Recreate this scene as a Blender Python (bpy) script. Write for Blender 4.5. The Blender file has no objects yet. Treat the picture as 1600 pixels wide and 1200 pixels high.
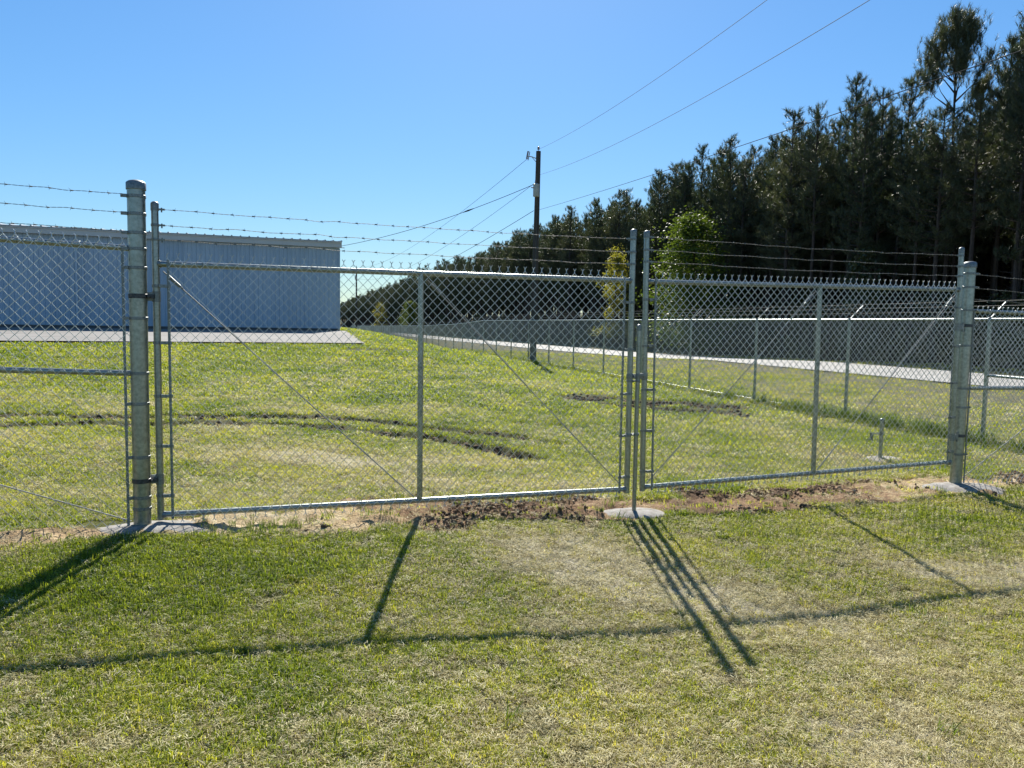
import bpy, math, random
import numpy as np
from mathutils import Matrix, Vector

# ------------------------------------------------------------------ camera, sky, sun, exposure
sc = bpy.context.scene
COL = sc.collection
R = math.radians
cam_d = bpy.data.cameras.new('camera')
cam = bpy.data.objects.new('camera', cam_d)
COL.objects.link(cam)
cam_d.sensor_width = 36.0
cam_d.lens = 27.0
cam_d.clip_start = 0.05
cam_d.clip_end = 3000.0
_p, _r = R(4.45), R(0.9)
_fw = Vector((0, math.cos(_p), -math.sin(_p)))
_up0 = Vector((0, math.sin(_p), math.cos(_p)))
_rt = Vector((1, 0, 0)) * math.cos(_r) + _up0 * math.sin(_r)
_up = _up0 * math.cos(_r) - Vector((1, 0, 0)) * math.sin(_r)
cam.matrix_world = Matrix(((_rt.x, _up.x, -_fw.x, 0), (_rt.y, _up.y, -_fw.y, 0), (_rt.z, _up.z, -_fw.z, 1.6), (0, 0, 0, 1)))
sc.camera = cam

SUN_EL, SUN_AZ = R(38.2), R(-0.8)
world = bpy.data.worlds.new('World')
sc.world = world
world.use_nodes = True
_n = world.node_tree.nodes
sky = _n.new('ShaderNodeTexSky')
sky.sky_type = 'NISHITA'
sky.sun_disc = False
sky.sun_elevation = SUN_EL
sky.sun_rotation = SUN_AZ
sky.altitude = 0
sky.air_density = 1.0
sky.dust_density = 0.15
sky.ozone_density = 3.0
_tint = _n.new('ShaderNodeMix'); _tint.data_type = 'RGBA'; _tint.blend_type = 'MULTIPLY'
_tint.inputs[0].default_value = 1.0
_tint.inputs[7].default_value = (0.79, 0.915, 1.0, 1)
_lum = _n.new('ShaderNodeRGBToBW')
_m1 = _n.new('ShaderNodeMath'); _m1.operation = 'MULTIPLY_ADD'; _m1.inputs[1].default_value = 0.10; _m1.inputs[2].default_value = 1.0
_m2 = _n.new('ShaderNodeMath'); _m2.operation = 'DIVIDE'; _m2.inputs[0].default_value = 1.0
_sc = _n.new('ShaderNodeVectorMath'); _sc.operation = 'SCALE'
_hs = _n.new('ShaderNodeHueSaturation'); _hs.inputs['Saturation'].default_value = 1.14
_lk = world.node_tree.links.new
_lk(sky.outputs[0], _tint.inputs[6]); _lk(_tint.outputs[2], _lum.inputs[0]); _lk(_lum.outputs[0], _m1.inputs[0]); _lk(_m1.outputs[0], _m2.inputs[1])
_lk(_tint.outputs[2], _sc.inputs[0]); _lk(_m2.outputs[0], _sc.inputs['Scale']); _lk(_sc.outputs[0], _hs.inputs['Color']); _lk(_hs.outputs[0], _n['Background'].inputs[0])
_n['Background'].inputs[1].default_value = 0.095
sun_d = bpy.data.lights.new('sun', 'SUN')
sun_d.energy = 5.0
sun_d.angle = R(0.53)
sun_d.color = (1.0, 0.95, 0.86)
sun = bpy.data.objects.new('sun', sun_d)
COL.objects.link(sun)
sun.rotation_euler = (-(math.pi / 2 - SUN_EL), 0, -SUN_AZ)
sun.location = (0, 40, 60)
sc.view_settings.view_transform = 'Standard'
sc.view_settings.look = 'None'
sc.view_settings.exposure = 0.94
sc.view_settings.gamma = 1.0
sc.view_settings.use_curve_mapping = False
sc.cycles.max_bounces = 6
sc.cycles.transparent_max_bounces = 8
rng = np.random.default_rng(7)
random.seed(7)

# ------------------------------------------------------------------ numeric helpers
def sstep(a, b, x):
    t = np.clip((np.asarray(x, float) - a) / (b - a), 0, 1)
    return t * t * (3 - 2 * t)

_perm = np.random.default_rng(3).random((256, 256))
def vnoise(x, y, s=1.0, o=0):
    x = np.asarray(x, float) * s + o * 17.3
    y = np.asarray(y, float) * s + o * 9.1
    xi, yi = np.floor(x).astype(int), np.floor(y).astype(int)
    fx, fy = x - xi, y - yi
    fx, fy = fx * fx * (3 - 2 * fx), fy * fy * (3 - 2 * fy)
    g = lambda i, j: _perm[(xi + i) & 255, (yi + j) & 255]
    return (g(0, 0) * (1 - fx) + g(1, 0) * fx) * (1 - fy) + (g(0, 1) * (1 - fx) + g(1, 1) * fx) * fy

def fbm(x, y, s=1.0, o=0, n=4):
    v, a, t = 0, 1.0, 0
    for k in range(n):
        v = v + a * vnoise(x, y, s * 2.03 ** k, o + k * 3)
        t += a
        a *= 0.5
    return v / t

# ------------------------------------------------------------------ site geometry (metres, eye at 1.6 m over the origin)
GA = np.array([-2.70, 5.38])                 # left gate post
GD = np.array([0.9430, 0.3328])              # direction of gate and hangar
def gate_ts(x, y):
    dx, dy = x - GA[0], y - GA[1]
    return dx * GD[0] + dy * GD[1], -dx * GD[1] + dy * GD[0]
def fence_x(y): return 10.18 - 0.27 * y      # perimeter fence line
def road_x(y): return 23.7 - 0.285 * y       # near edge of the road
def woods_x(y): return 38.0 - 0.285 * y      # front of the pine wood

_segs = lambda pts: list(zip(pts[:-1], pts[1:]))
RUTS = [([(-9.5, 10.5), (-7.41, 10.28), (-5.87, 10.46), (-5.08, 10.64), (-4.33, 11.0), (-3.47, 11.22), (-2.6, 11.25), (-2.04, 11.12), (-1.36, 10.84), (-0.7, 10.56), (0.1, 10.4)], 0.15, 1.0),
        ([(-6.35, 9.46), (-5.53, 9.84), (-4.86, 10.0), (-4.15, 10.32), (-3.25, 10.48), (-2.7, 10.4), (-2.04, 10.18), (-1.24, 9.94), (-0.81, 9.78), (-0.31, 9.48), (0.13, 9.14)], 0.17, 1.0),
        ([(1.3, 15.9), (2.1, 16.6), (2.7, 16.1), (3.57, 16.1), (4.4, 15.9)], 0.38, 1.0),
        ([(2.0, 15.2), (2.6, 14.9), (3.42, 14.8), (4.16, 14.6)], 0.36, 0.9),
        ([(-5.0, 25.0), (-4.1, 24.9), (-3.1, 25.6)], 0.35, 0.5),
        ([(0.2, 10.15), (0.45, 10.2), (0.7, 10.1)], 0.06, 0.7)]
def rut_mask(x, y, k=1.0):
    m = np.zeros_like(x)
    wob = fbm(x, y, 2.2, 5) - 0.5
    for pts, w, st in RUTS:
        d = np.full_like(x, 1e9)
        for (a, b) in _segs(pts):
            ax, ay, bx, by = a[0], a[1], b[0], b[1]
            t = np.clip(((x - ax) * (bx - ax) + (y - ay) * (by - ay)) / ((bx - ax) ** 2 + (by - ay) ** 2), 0, 1)
            d = np.minimum(d, np.hypot(x - ax - t * (bx - ax), y - ay - t * (by - ay)))
        m = np.maximum(m, st * (1 - sstep(w * 0.5 * k, w * 1.5 * k, d + wob * w * 1.6)))
    return m * (0.65 + 0.35 * sstep(0.3, 0.55, fbm(x, y, 1.3, 9)))

def terrain(x, y, fine=True):
    x = np.asarray(x, float)
    y = np.asarray(y, float)
    base = np.interp(x, [-9, -6, -2.65, -0.7, 1, 2.8, 4.7, 8, 30], [.24, .2, .115, .055, -.03, -.065, -.06, -.05, -.05])
    fz = np.interp(y, [0, 44, 51, 67, 145, 400, 900], [-.05, -.05, -.28, -.49, -1.0, -1.7, -2.0])
    u = (fence_x(y) - x) / 1.036                       # metres inside the perimeter fence
    t, s = gate_ts(x, y)
    inside = sstep(0.5, 7.4, u)
    ramp = np.interp(s, [-50, 1.5, 5, 10, 16, 22.6, 24, 40.5, 60, 400], [0, 0, .05, .24, .56, .84, .86, 1.05, 1.1, .6])
    near = 1 - sstep(7, 26, y)
    z = base * near + fz * (1 - near)
    zin = np.maximum(z, base * (1 - sstep(3, 14, s)) + ramp)
    z = z * (1 - inside) + zin * inside
    out = sstep(0.5, 12, -u)
    z = z - 0.25 * out
    a_, w_ = -(x + 10.15) * GD[0] - (y - 45) * GD[1], (x + 10.15) * GD[1] - (y - 45) * GD[0]
    z = z - .16 * sstep(0, .5, a_ - np.interp(w_, [0, 18.45], [-.5, 1.3])) * (1 - sstep(17.7, 18.3, w_)) * sstep(-40, -36, w_)
    if fine:
        z = z + (fbm(x, y, 0.7, 1) - .5) * 0.05 * sstep(0, 2, np.abs(s)) + (fbm(x, y, 5.0, 2, 3) - .5) * 0.018
        rm = rut_mask(x, y)
        z = z - 0.06 * rm + rm * (fbm(x, y, 9, 4, 2) - .5) * 0.14
        d = dirt_mask(x, y)
        z = z + d * ((fbm(x, y, 7, 6, 4) - .46) * 0.13)
    return z

def dirt_mask(x, y):
    t, s = gate_ts(x, y)
    w = np.interp(t, [-4, -2.2, -0.9, -0.2, 0.4, 0.9, 1.6, 2.6, 3.4, 4.4, 6.0, 7.2, 8.0, 9.5, 11], [.34, .36, .38, .26, .20, .38, .46, .52, .48, .46, .38, .42, .46, .40, .3])
    c = np.interp(t, [-4, -0.5, 0.5, 1.5, 3, 5, 7, 8, 10], [-.30, -.22, .0, .0, .05, .16, .2, .12, .05])
    return 1 - sstep(0.55, 1.25, np.abs(s - c) / w + (fbm(x, y, 2.6, 11) - .5) * 1.7)

def blob(x, y, cx, cy, rx, ry, a=0.3):
    ca, sa = math.cos(a), math.sin(a)
    dx, dy = x - cx, y - cy
    return np.exp(-(((dx * ca + dy * sa) / rx) ** 2 + ((-dx * sa + dy * ca) / ry) ** 2))
def dry_mask(x, y):
    n = fbm(x, y, 0.9, 21)
    d = 0.37 + 0.95 * (n - .5)
    d = d + 0.16 * sstep(-2.5, 2.5, x) * (1 - sstep(6, 8, y)) - .22 * np.exp(-(((x + 2.2) / 1.6) ** 2 + ((y - 4.6) / .9) ** 2))
    d = d + .75 * blob(x, y, .55, 5.1, .75, .4, -.6) + .7 * blob(x, y, 3.4, 5.2, 1.1, .35, -.2) + .25 * blob(x, y, 1.2, 2.8, 1.6, .9)
    d = d + .55 * blob(x, y, -1.5, 8.3, 1.7, .5, .1) + .25 * blob(x, y, -4.4, 8.6, 1.6, .45) + .35 * blob(x, y, .3, 7.6, 1.0, .4) + .3 * blob(x, y, -.6, 7.4, .8, .35)
    d = d - .12 * sstep(9, 13, y) + .30 * sstep(0, 2.5, x - fence_x(y)) + .2 * sstep(4, 9, x - fence_x(y))
    d = d - .25 * blob(x, y, 4.3, 6.6, 1.6, .5, .3)
    return np.clip(d, 0, 1)

# ------------------------------------------------------------------ material helpers
def mat(name):
    m = bpy.data.materials.new(name)
    m.use_nodes = True
    nt = m.node_tree
    return m, nt, nt.nodes['Principled BSDF'], nt.nodes, nt.links.new
def ramp(nd, stops):
    r = nd.new('ShaderNodeValToRGB')
    e = r.color_ramp.elements
    while len(e) < len(stops):
        e.new(0.5)
    for k, (p, c) in enumerate(stops):
        e[k].position = p
        e[k].color = (*c, 1) if len(c) == 3 else c
    return r
def noise(nd, L, scale, detail=4, rough=.55, coord=None, dist=0):
    t = nd.new('ShaderNodeTexNoise')
    t.inputs['Scale'].default_value = scale
    t.inputs['Detail'].default_value = detail
    t.inputs['Roughness'].default_value = rough
    t.inputs['Distortion'].default_value = dist
    if coord is not None:
        L(coord, t.inputs['Vector'])
    return t
def mix(nd, L, fac, a, b, mode='MIX'):
    m = nd.new('ShaderNodeMix')
    m.data_type = 'RGBA'
    m.blend_type = mode
    for sock, v in ((m.inputs[0], fac), (m.inputs[6], a), (m.inputs[7], b)):
        if isinstance(v, (int, float)):
            sock.default_value = v
        elif isinstance(v, tuple):
            sock.default_value = (*v, 1)
        else:
            L(v, sock)
    return m.outputs[2]
def bump(nd, L, h, strength, dist, b):
    n = nd.new('ShaderNodeBump')
    n.inputs['Strength'].default_value = strength
    n.inputs['Distance'].default_value = dist
    L(h, n.inputs['Height'])
    L(n.outputs[0], b.inputs['Normal'])
def coords(nd, which='Object'):
    return nd.new('ShaderNodeTexCoord').outputs[which]

def metal_mat(name, c1, c2, rough, metallic, scale=60, spread=.2):
    m, nt, b, nd, L = mat(name)
    co = coords(nd)
    t = noise(nd, L, scale, 5, .6, co)
    t2 = noise(nd, L, 4.0, 4, .6, co)
    r = ramp(nd, [(.35, c1), (.65, c2)])
    L(t.outputs[0], r.inputs[0])
    r2 = ramp(nd, [(.35, (.78, .78, .76)), (.7, (1, 1, 1))])
    L(t2.outputs[0], r2.inputs[0])
    L(mix(nd, L, 1.0, r.outputs[0], r2.outputs[0], 'MULTIPLY'), b.inputs['Base Color'])
    mr = nd.new('ShaderNodeMapRange')
    mr.inputs[3].default_value = rough - spread * .5
    mr.inputs[4].default_value = rough + spread * .5
    L(t.outputs[0], mr.inputs[0])
    L(mr.outputs[0], b.inputs['Roughness'])
    b.inputs['Metallic'].default_value = metallic
    return m
M = {}
M['zinc'] = metal_mat('galvanised_pipe', (.25, .28, .265), (.40, .43, .41), .36, .85)
M['post'] = metal_mat('galvanised_post', (.27, .295, .27), (.42, .445, .41), .36, .82, 35)
M['fitting'] = metal_mat('fitting_metal', (.17, .19, .19), (.30, .32, .32), .5, .75, 80)
M['wire'] = metal_mat('fence_wire', (.54, .56, .57), (.76, .78, .79), .38, .85, 200)
M['barb'] = metal_mat('barbed_wire_metal', (.18, .18, .175), (.28, .28, .27), .72, .45, 200)
M['rod'] = metal_mat('truss_rod_metal', (.22, .23, .23), (.34, .35, .35), .68, .4, 120)
M['iron'] = metal_mat('dark_iron', (.05, .055, .06), (.12, .12, .13), .5, .6)

m, nt, b, nd, L = mat('concrete'); M['concrete'] = m
co = coords(nd)
t = noise(nd, L, 14, 8, .65, co); t2 = noise(nd, L, 90, 4, .7, co)
r = ramp(nd, [(.32, (.15, .13, .10)), (.5, (.27, .25, .22)), (.75, (.38, .365, .335))])
L(t.outputs[0], r.inputs[0]); L(mix(nd, L, .35, r.outputs[0], t2.outputs[1], 'SOFT_LIGHT'), b.inputs['Base Color'])
b.inputs['Roughness'].default_value = .92
bump(nd, L, t2.outputs[0], .5, .01, b)

m, nt, b, nd, L = mat('dirt_clods'); M['clod'] = m
oi = nd.new('ShaderNodeAttribute'); oi.attribute_type = 'INSTANCER'; oi.attribute_name = 'tint'
r = ramp(nd, [(0, (.06, .042, .028)), (.3, (.16, .10, .06)), (.5, (.28, .175, .10)), (.85, (.44, .30, .18)), (1, (.58, .45, .29))])
L(oi.outputs['Fac'], r.inputs[0])
t = noise(nd, L, 40, 4, .6, coords(nd))
L(mix(nd, L, .4, r.outputs[0], t.outputs[0], 'OVERLAY'), b.inputs['Base Color'])
b.inputs['Roughness'].default_value = .95
bump(nd, L, t.outputs[0], .8, .02, b)

# ground: soil, thatch and short grass; masks come from the mesh
m, nt, b, nd, L = mat('field_ground'); M['ground'] = m
co = coords(nd)
def attr(name):
    a = nd.new('ShaderNodeAttribute'); a.attribute_name = name
    return a.outputs['Fac']
n1 = noise(nd, L, 1.1, 6, .62, co); n2 = noise(nd, L, 9, 5, .65, co); n3 = noise(nd, L, 70, 4, .7, co); n4 = noise(nd, L, 260, 2, .6, co)
g = ramp(nd, [(.28, (.05, .058, .014)), (.5, (.12, .13, .026)), (.72, (.23, .235, .05))]); L(n2.outputs[0], g.inputs[0])
st = ramp(nd, [(.28, (.075, .058, .03)), (.5, (.23, .20, .105)), (.75, (.50, .46, .28))]); L(n3.outputs[0], st.inputs[0])
ma = nd.new('ShaderNodeMath'); ma.operation = 'MULTIPLY_ADD'; L(n2.outputs[0], ma.inputs[0]); ma.inputs[1].default_value = 1.1
ad = nd.new('ShaderNodeMath'); ad.operation = 'SUBTRACT'; L(attr('dry'), ad.inputs[0]); ad.inputs[1].default_value = .55; L(ad.outputs[0], ma.inputs[2])
mr = nd.new('ShaderNodeMapRange'); mr.interpolation_type = 'SMOOTHSTEP'; mr.inputs[1].default_value = .22; mr.inputs[2].default_value = .72; L(ma.outputs[0], mr.inputs[0])
c = mix(nd, L, mr.outputs[0], g.outputs[0], st.outputs[0])
dk = ramp(nd, [(.30, (.30, .30, .28)), (.52, (1, 1, 1)), (.75, (1.25, 1.25, 1.2))]); L(n3.outputs[0], dk.inputs[0])
c = mix(nd, L, .75, c, dk.outputs[0], 'MULTIPLY')
dk4 = ramp(nd, [(.32, (.5, .5, .48)), (.6, (1.15, 1.15, 1.15))]); L(n4.outputs[0], dk4.inputs[0])
c = mix(nd, L, .6, c, dk4.outputs[0], 'MULTIPLY')
sd = ramp(nd, [(.28, (.13, .078, .045)), (.42, (.32, .20, .115)), (.58, (.57, .42, .24)), (.72, (.70, .58, .37))])
sm = nd.new('ShaderNodeMath'); sm.operation = 'MULTIPLY_ADD'; L(attr('sand'), sm.inputs[0]); sm.inputs[1].default_value = .45
sm2 = nd.new('ShaderNodeMath'); sm2.operation = 'MULTIPLY_ADD'; L(n2.outputs[0], sm2.inputs[0]); sm2.inputs[1].default_value = .6; L(sm.outputs[0], sm2.inputs[2])
sm.inputs[2].default_value = -.06
L(sm2.outputs[0], sd.inputs[0])
sdc = mix(nd, L, .6, sd.outputs[0], dk.outputs[0], 'MULTIPLY')
vg = ramp(nd, [(.3, (.055, .055, .026)), (.55, (.14, .13, .062)), (.75, (.27, .245, .13))]); L(n3.outputs[0], vg.inputs[0])
c = mix(nd, L, attr('verge'), c, vg.outputs[0])
pl = ramp(nd, [(.3, (.29, .245, .155)), (.5, (.56, .50, .35)), (.7, (.72, .67, .50))]); L(n3.outputs[0], pl.inputs[0])
c = mix(nd, L, attr('pale'), c, pl.outputs[0])
c = mix(nd, L, attr('dirt'), c, sdc)
rutc = ramp(nd, [(.35, (.026, .020, .015)), (.55, (.085, .066, .05)), (.75, (.20, .165, .125))]); L(n3.outputs[0], rutc.inputs[0])
c = mix(nd, L, attr('rut'), c, rutc.outputs[0])
lit = ramp(nd, [(.3, (.03, .024, .014)), (.6, (.085, .062, .036))]); L(n2.outputs[0], lit.inputs[0])
c = mix(nd, L, attr('litter'), c, lit.outputs[0])
L(c, b.inputs['Base Color'])
b.inputs['Roughness'].default_value = .95
b.inputs['Specular IOR Level'].default_value = .15
hh = nd.new('ShaderNodeMath'); hh.operation = 'MULTIPLY_ADD'; L(n3.outputs[0], hh.inputs[0]); hh.inputs[1].default_value = .8; L(n2.outputs[0], hh.inputs[2])
bump(nd, L, hh.outputs[0], .9, .05, b)

m, nt, b, nd, L = mat('asphalt_apron'); M['apron'] = m
co = coords(nd); t = noise(nd, L, 120, 3, .7, co); t2 = noise(nd, L, .5, 6, .6, co)
r = ramp(nd, [(.3, (.15, .142, .132)), (.7, (.26, .25, .232))]); L(t.outputs[0], r.inputs[0])
r2 = ramp(nd, [(.35, (.78, .76, .74)), (.65, (1.05, 1.05, 1.03))]); L(t2.outputs[0], r2.inputs[0])
L(mix(nd, L, 1, r.outputs[0], r2.outputs[0], 'MULTIPLY'), b.inputs['Base Color']); b.inputs['Roughness'].default_value = .9
m, nt, b, nd, L = mat('road_asphalt'); M['road'] = m
co = coords(nd); t = noise(nd, L, 80, 3, .7, co); t2 = noise(nd, L, .25, 6, .65, co)
r = ramp(nd, [(.3, (.25, .243, .232)), (.7, (.38, .37, .355))]); L(t.outputs[0], r.inputs[0])
r2 = ramp(nd, [(.3, (.8, .8, .8)), (.7, (1.05, 1.04, 1.02))]); L(t2.outputs[0], r2.inputs[0])
L(mix(nd, L, 1, r.outputs[0], r2.outputs[0], 'MULTIPLY'), b.inputs['Base Color']); b.inputs['Roughness'].default_value = .75

def sheet_mat(name, c1, c2, rough=.5):
    m, nt, b, nd, L = mat(name)
    oi = nd.new('ShaderNodeObjectInfo')
    t = noise(nd, L, 1.4, 6, .65, coords(nd, 'Object'))
    md = nd.new('ShaderNodeMath'); md.operation = 'MULTIPLY_ADD'; L(oi.outputs['Random'], md.inputs[0]); md.inputs[1].default_value = .35; L(t.outputs[0], md.inputs[2])
    r = ramp(nd, [(.35, c1), (.95, c2)]); L(md.outputs[0], r.inputs[0])
    L(r.outputs[0], b.inputs['Base Color']); b.inputs['Roughness'].default_value = rough
    return m
M['panel'] = sheet_mat('painted_steel_wall', (.29, .375, .46), (.38, .47, .555), .5)
M['fascia'] = sheet_mat('painted_steel_trim', (.46, .46, .45), (.54, .54, .52), .45)
M['roof'] = sheet_mat('painted_steel_roof', (.40, .42, .44), (.5, .52, .54), .4)

def leafy(name, stops, trans=.45, rough=.5, attr_name=None, spec=.4, tcol=None):
    m, nt, b, nd, L = mat(name)
    if attr_name:
        a = nd.new('ShaderNodeAttribute'); a.attribute_type = 'INSTANCER'; a.attribute_name = attr_name
        f = a.outputs['Fac']
    else:
        oi = nd.new('ShaderNodeObjectInfo')
        t = noise(nd, L, .9, 3, .6, coords(nd))
        md = nd.new('ShaderNodeMath'); md.operation = 'MULTIPLY_ADD'; L(oi.outputs['Random'], md.inputs[0]); md.inputs[1].default_value = .35
        sb = nd.new('ShaderNodeMath'); sb.operation = 'SUBTRACT'; L(t.outputs[0], sb.inputs[0]); sb.inputs[1].default_value = .17; L(sb.outputs[0], md.inputs[2])
        f = md.outputs[0]
    r = ramp(nd, stops); L(f, r.inputs[0])
    L(r.outputs[0], b.inputs['Base Color']); b.inputs['Roughness'].default_value = rough
    b.inputs['Specular IOR Level'].default_value = spec
    tr = nd.new('ShaderNodeBsdfTranslucent')
    L(mix(nd, L, 1.0, r.outputs[0], tcol or (1.3, 1.25, .6), 'MULTIPLY'), tr.inputs[0])
    mx = nd.new('ShaderNodeMixShader'); mx.inputs[0].default_value = trans
    L(b.outputs[0], mx.inputs[1]); L(tr.outputs[0], mx.inputs[2])
    L(mx.outputs[0], nd['Material Output'].inputs[0])
    return m
M['blade'] = leafy('grass_blade', [(0, (.085, .145, .014)), (.35, (.24, .30, .026)), (.6, (.44, .45, .06)), (.8, (.57, .52, .16)), (1, (.70, .64, .32))], .53, .5, 'tint', .28)
M['straw'] = leafy('dry_thatch', [(0, (.26, .20, .08)), (.4, (.48, .43, .19)), (1, (.74, .68, .42))], .4, .6, 'tint', .3, (1.1, 1.05, .9))
M['needle'] = leafy('pine_needles', [(.15, (.030, .048, .025)), (.5, (.054, .073, .038)), (.85, (.100, .108, .064))], .28, .42, None, .5)
M['lime'] = leafy('spring_leaves', [(.15, (.035, .065, .012)), (.5, (.085, .13, .02)), (.85, (.19, .225, .035))], .45, .5)
M['yellowleaf'] = leafy('yellow_green_leaves', [(.2, (.20, .21, .035)), (.8, (.34, .30, .08))], .5, .5)
M['bushleaf'] = leafy('dark_leaves', [(.2, (.03, .046, .018)), (.8, (.08, .095, .036))], .3, .42, None, .6)
M['tallgrass'] = leafy('tall_grass_blade', [(0, (.06, .11, .02)), (.5, (.13, .19, .035)), (1, (.28, .29, .10))], .5, .55, 'tint', .3)

m, nt, b, nd, L = mat('pine_bark'); M['bark'] = m
mp = nd.new('ShaderNodeMapping'); L(coords(nd), mp.inputs[0]); mp.inputs['Scale'].default_value = (8, 8, 1.6)
t = noise(nd, L, 2, 6, .7, mp.outputs[0])
r = ramp(nd, [(.3, (.022, .018, .016)), (.6, (.07, .056, .048)), (.8, (.12, .10, .085))]); L(t.outputs[0], r.inputs[0]); L(r.outputs[0], b.inputs['Base Color'])
b.inputs['Roughness'].default_value = .95; bump(nd, L, t.outputs[0], 1, .05, b)
m, nt, b, nd, L = mat('pole_wood'); M['pole'] = m
mp = nd.new('ShaderNodeMapping'); L(coords(nd), mp.inputs[0]); mp.inputs['Scale'].default_value = (12, 12, .8)
t = noise(nd, L, 2, 6, .7, mp.outputs[0])
r = ramp(nd, [(.3, (.028, .024, .021)), (.7, (.085, .072, .06))]); L(t.outputs[0], r.inputs[0]); L(r.outputs[0], b.inputs['Base Color'])
b.inputs['Roughness'].default_value = .9
def plain(name, c, rough=.6, metallic=0):
    m, nt, b, nd, L = mat(name)
    t = noise(nd, L, 6, 4, .6, coords(nd))
    r = ramp(nd, [(.3, tuple(v * .8 for v in c)), (.7, tuple(min(1, v * 1.15) for v in c))]); L(t.outputs[0], r.inputs[0]); L(r.outputs[0], b.inputs['Base Color'])
    b.inputs['Roughness'].default_value = rough; b.inputs['Metallic'].default_value = metallic
    return m
M['cable'] = plain('cable_sheath', (.04, .043, .047), .95)
M['cable'].node_tree.nodes['Principled BSDF'].inputs['Specular IOR Level'].default_value = .05
M['conductor'] = plain('bare_conductor', (.10, .105, .11), .85, .0)
M['conductor'].node_tree.nodes['Principled BSDF'].inputs['Specular IOR Level'].default_value = .1
M['grey'] = plain('grey_enamel', (.36, .38, .38), .45)
M['porcelain'] = plain('porcelain', (.22, .17, .15), .25)

# ------------------------------------------------------------------ mesh helpers
class MB:
    def __init__(s): s.v = []; s.f = []; s.n = 0
    def add(s, v, f):
        v = np.asarray(v, float).reshape(-1, 3)
        s.v.append(v)
        s.f.extend([tuple(int(i) + s.n for i in q) for q in f])
        s.n += len(v)
    def box(s, c, size, rot=None):
        h = np.array(size) / 2
        v = np.array([(x, y, z) for x in (-1, 1) for y in (-1, 1) for z in (-1, 1)], float) * h
        if rot is not None: v = v @ np.array(rot).T
        s.add(v + np.array(c), [(0, 1, 3, 2), (4, 6, 7, 5), (0, 4, 5, 1), (2, 3, 7, 6), (0, 2, 6, 4), (1, 5, 7, 3)])
    def tube(s, pts, r, n=10, cap=True):
        pts = np.asarray(pts, float)
        k = len(pts)
        r = np.broadcast_to(np.asarray(r, float), (k,))
        tg = np.gradient(pts, axis=0)
        tg /= np.linalg.norm(tg, axis=1, keepdims=True) + 1e-12
        ref = np.array([0, 0, 1.]) if abs(tg[0][2]) < .9 else np.array([0, 1., 0])
        a = np.cross(tg, ref); a /= np.linalg.norm(a, axis=1, keepdims=True) + 1e-12
        bb = np.cross(tg, a)
        th = np.arange(n) * 2 * math.pi / n
        v = pts[:, None] + r[:, None, None] * (np.cos(th)[None, :, None] * a[:, None] + np.sin(th)[None, :, None] * bb[:, None])
        f = [(i * n + j, i * n + (j + 1) % n, (i + 1) * n + (j + 1) % n, (i + 1) * n + j) for i in range(k - 1) for j in range(n)]
        if cap: f += [tuple(range(n))[::-1], tuple(range((k - 1) * n, k * n))]
        s.add(v, f)
    def lathe(s, prof, c=(0, 0, 0), n=16):
        prof = np.asarray(prof, float); k = len(prof)
        th = np.arange(n) * 2 * math.pi / n
        v = np.stack([prof[:, None, 0] * np.cos(th), prof[:, None, 0] * np.sin(th), np.repeat(prof[:, 1:2], n, 1)], -1) + np.array(c)
        f = [(i * n + j, i * n + (j + 1) % n, (i + 1) * n + (j + 1) % n, (i + 1) * n + j) for i in range(k - 1) for j in range(n)]
        f += [tuple(range(n))[::-1], tuple(range((k - 1) * n, k * n))]
        s.add(v, f)
    def mesh(s, name, m=None, smooth=False):
        me = bpy.data.meshes.new(name)
        me.from_pydata(np.concatenate(s.v).tolist(), [], s.f)
        if m: me.materials.append(M[m])
        if smooth:
            me.polygons.foreach_set('use_smooth', np.ones(len(me.polygons), bool))
            me.set_sharp_from_angle(angle=R(40))
        return me
    def build(s, name, m, parent=None, smooth=False):
        return link(name, s.mesh(name, m, smooth), parent)

def link(name, me, parent=None, loc=None, mtx=None):
    o = bpy.data.objects.new(name, me)
    COL.objects.link(o)
    if parent is not None: o.parent = parent
    if mtx is not None: o.matrix_local = mtx
    elif loc is not None: o.location = loc
    return o
def thing(name, label, cat, loc=(0, 0, 0), rotz=0, group=None, me=None):
    o = bpy.data.objects.new(name, me)
    COL.objects.link(o)
    o.location = loc; o.rotation_euler = (0, 0, rotz)
    o['label'] = label; o['category'] = cat; o['kind'] = 'thing'
    if group: o['group'] = group
    return o
def np_mesh(name, verts, faces, m=None, smooth=False):
    """faces: int array (n, 3) or (n, 4)"""
    me = bpy.data.meshes.new(name)
    v = np.ascontiguousarray(verts, np.float32).reshape(-1, 3); f = np.ascontiguousarray(faces, np.int32)
    k = f.shape[1]
    me.vertices.add(len(v)); me.vertices.foreach_set('co', v.ravel())
    me.loops.add(f.size); me.loops.foreach_set('vertex_index', f.ravel())
    me.polygons.add(len(f)); me.polygons.foreach_set('loop_start', np.arange(0, f.size, k, dtype=np.int32))
    me.update(calc_edges=True)
    if smooth: me.polygons.foreach_set('use_smooth', np.ones(len(f), bool))
    if m: me.materials.append(M[m])
    return me
def ground_z(x, y): return float(terrain(np.array([x]), np.array([y]), False)[0])

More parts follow.
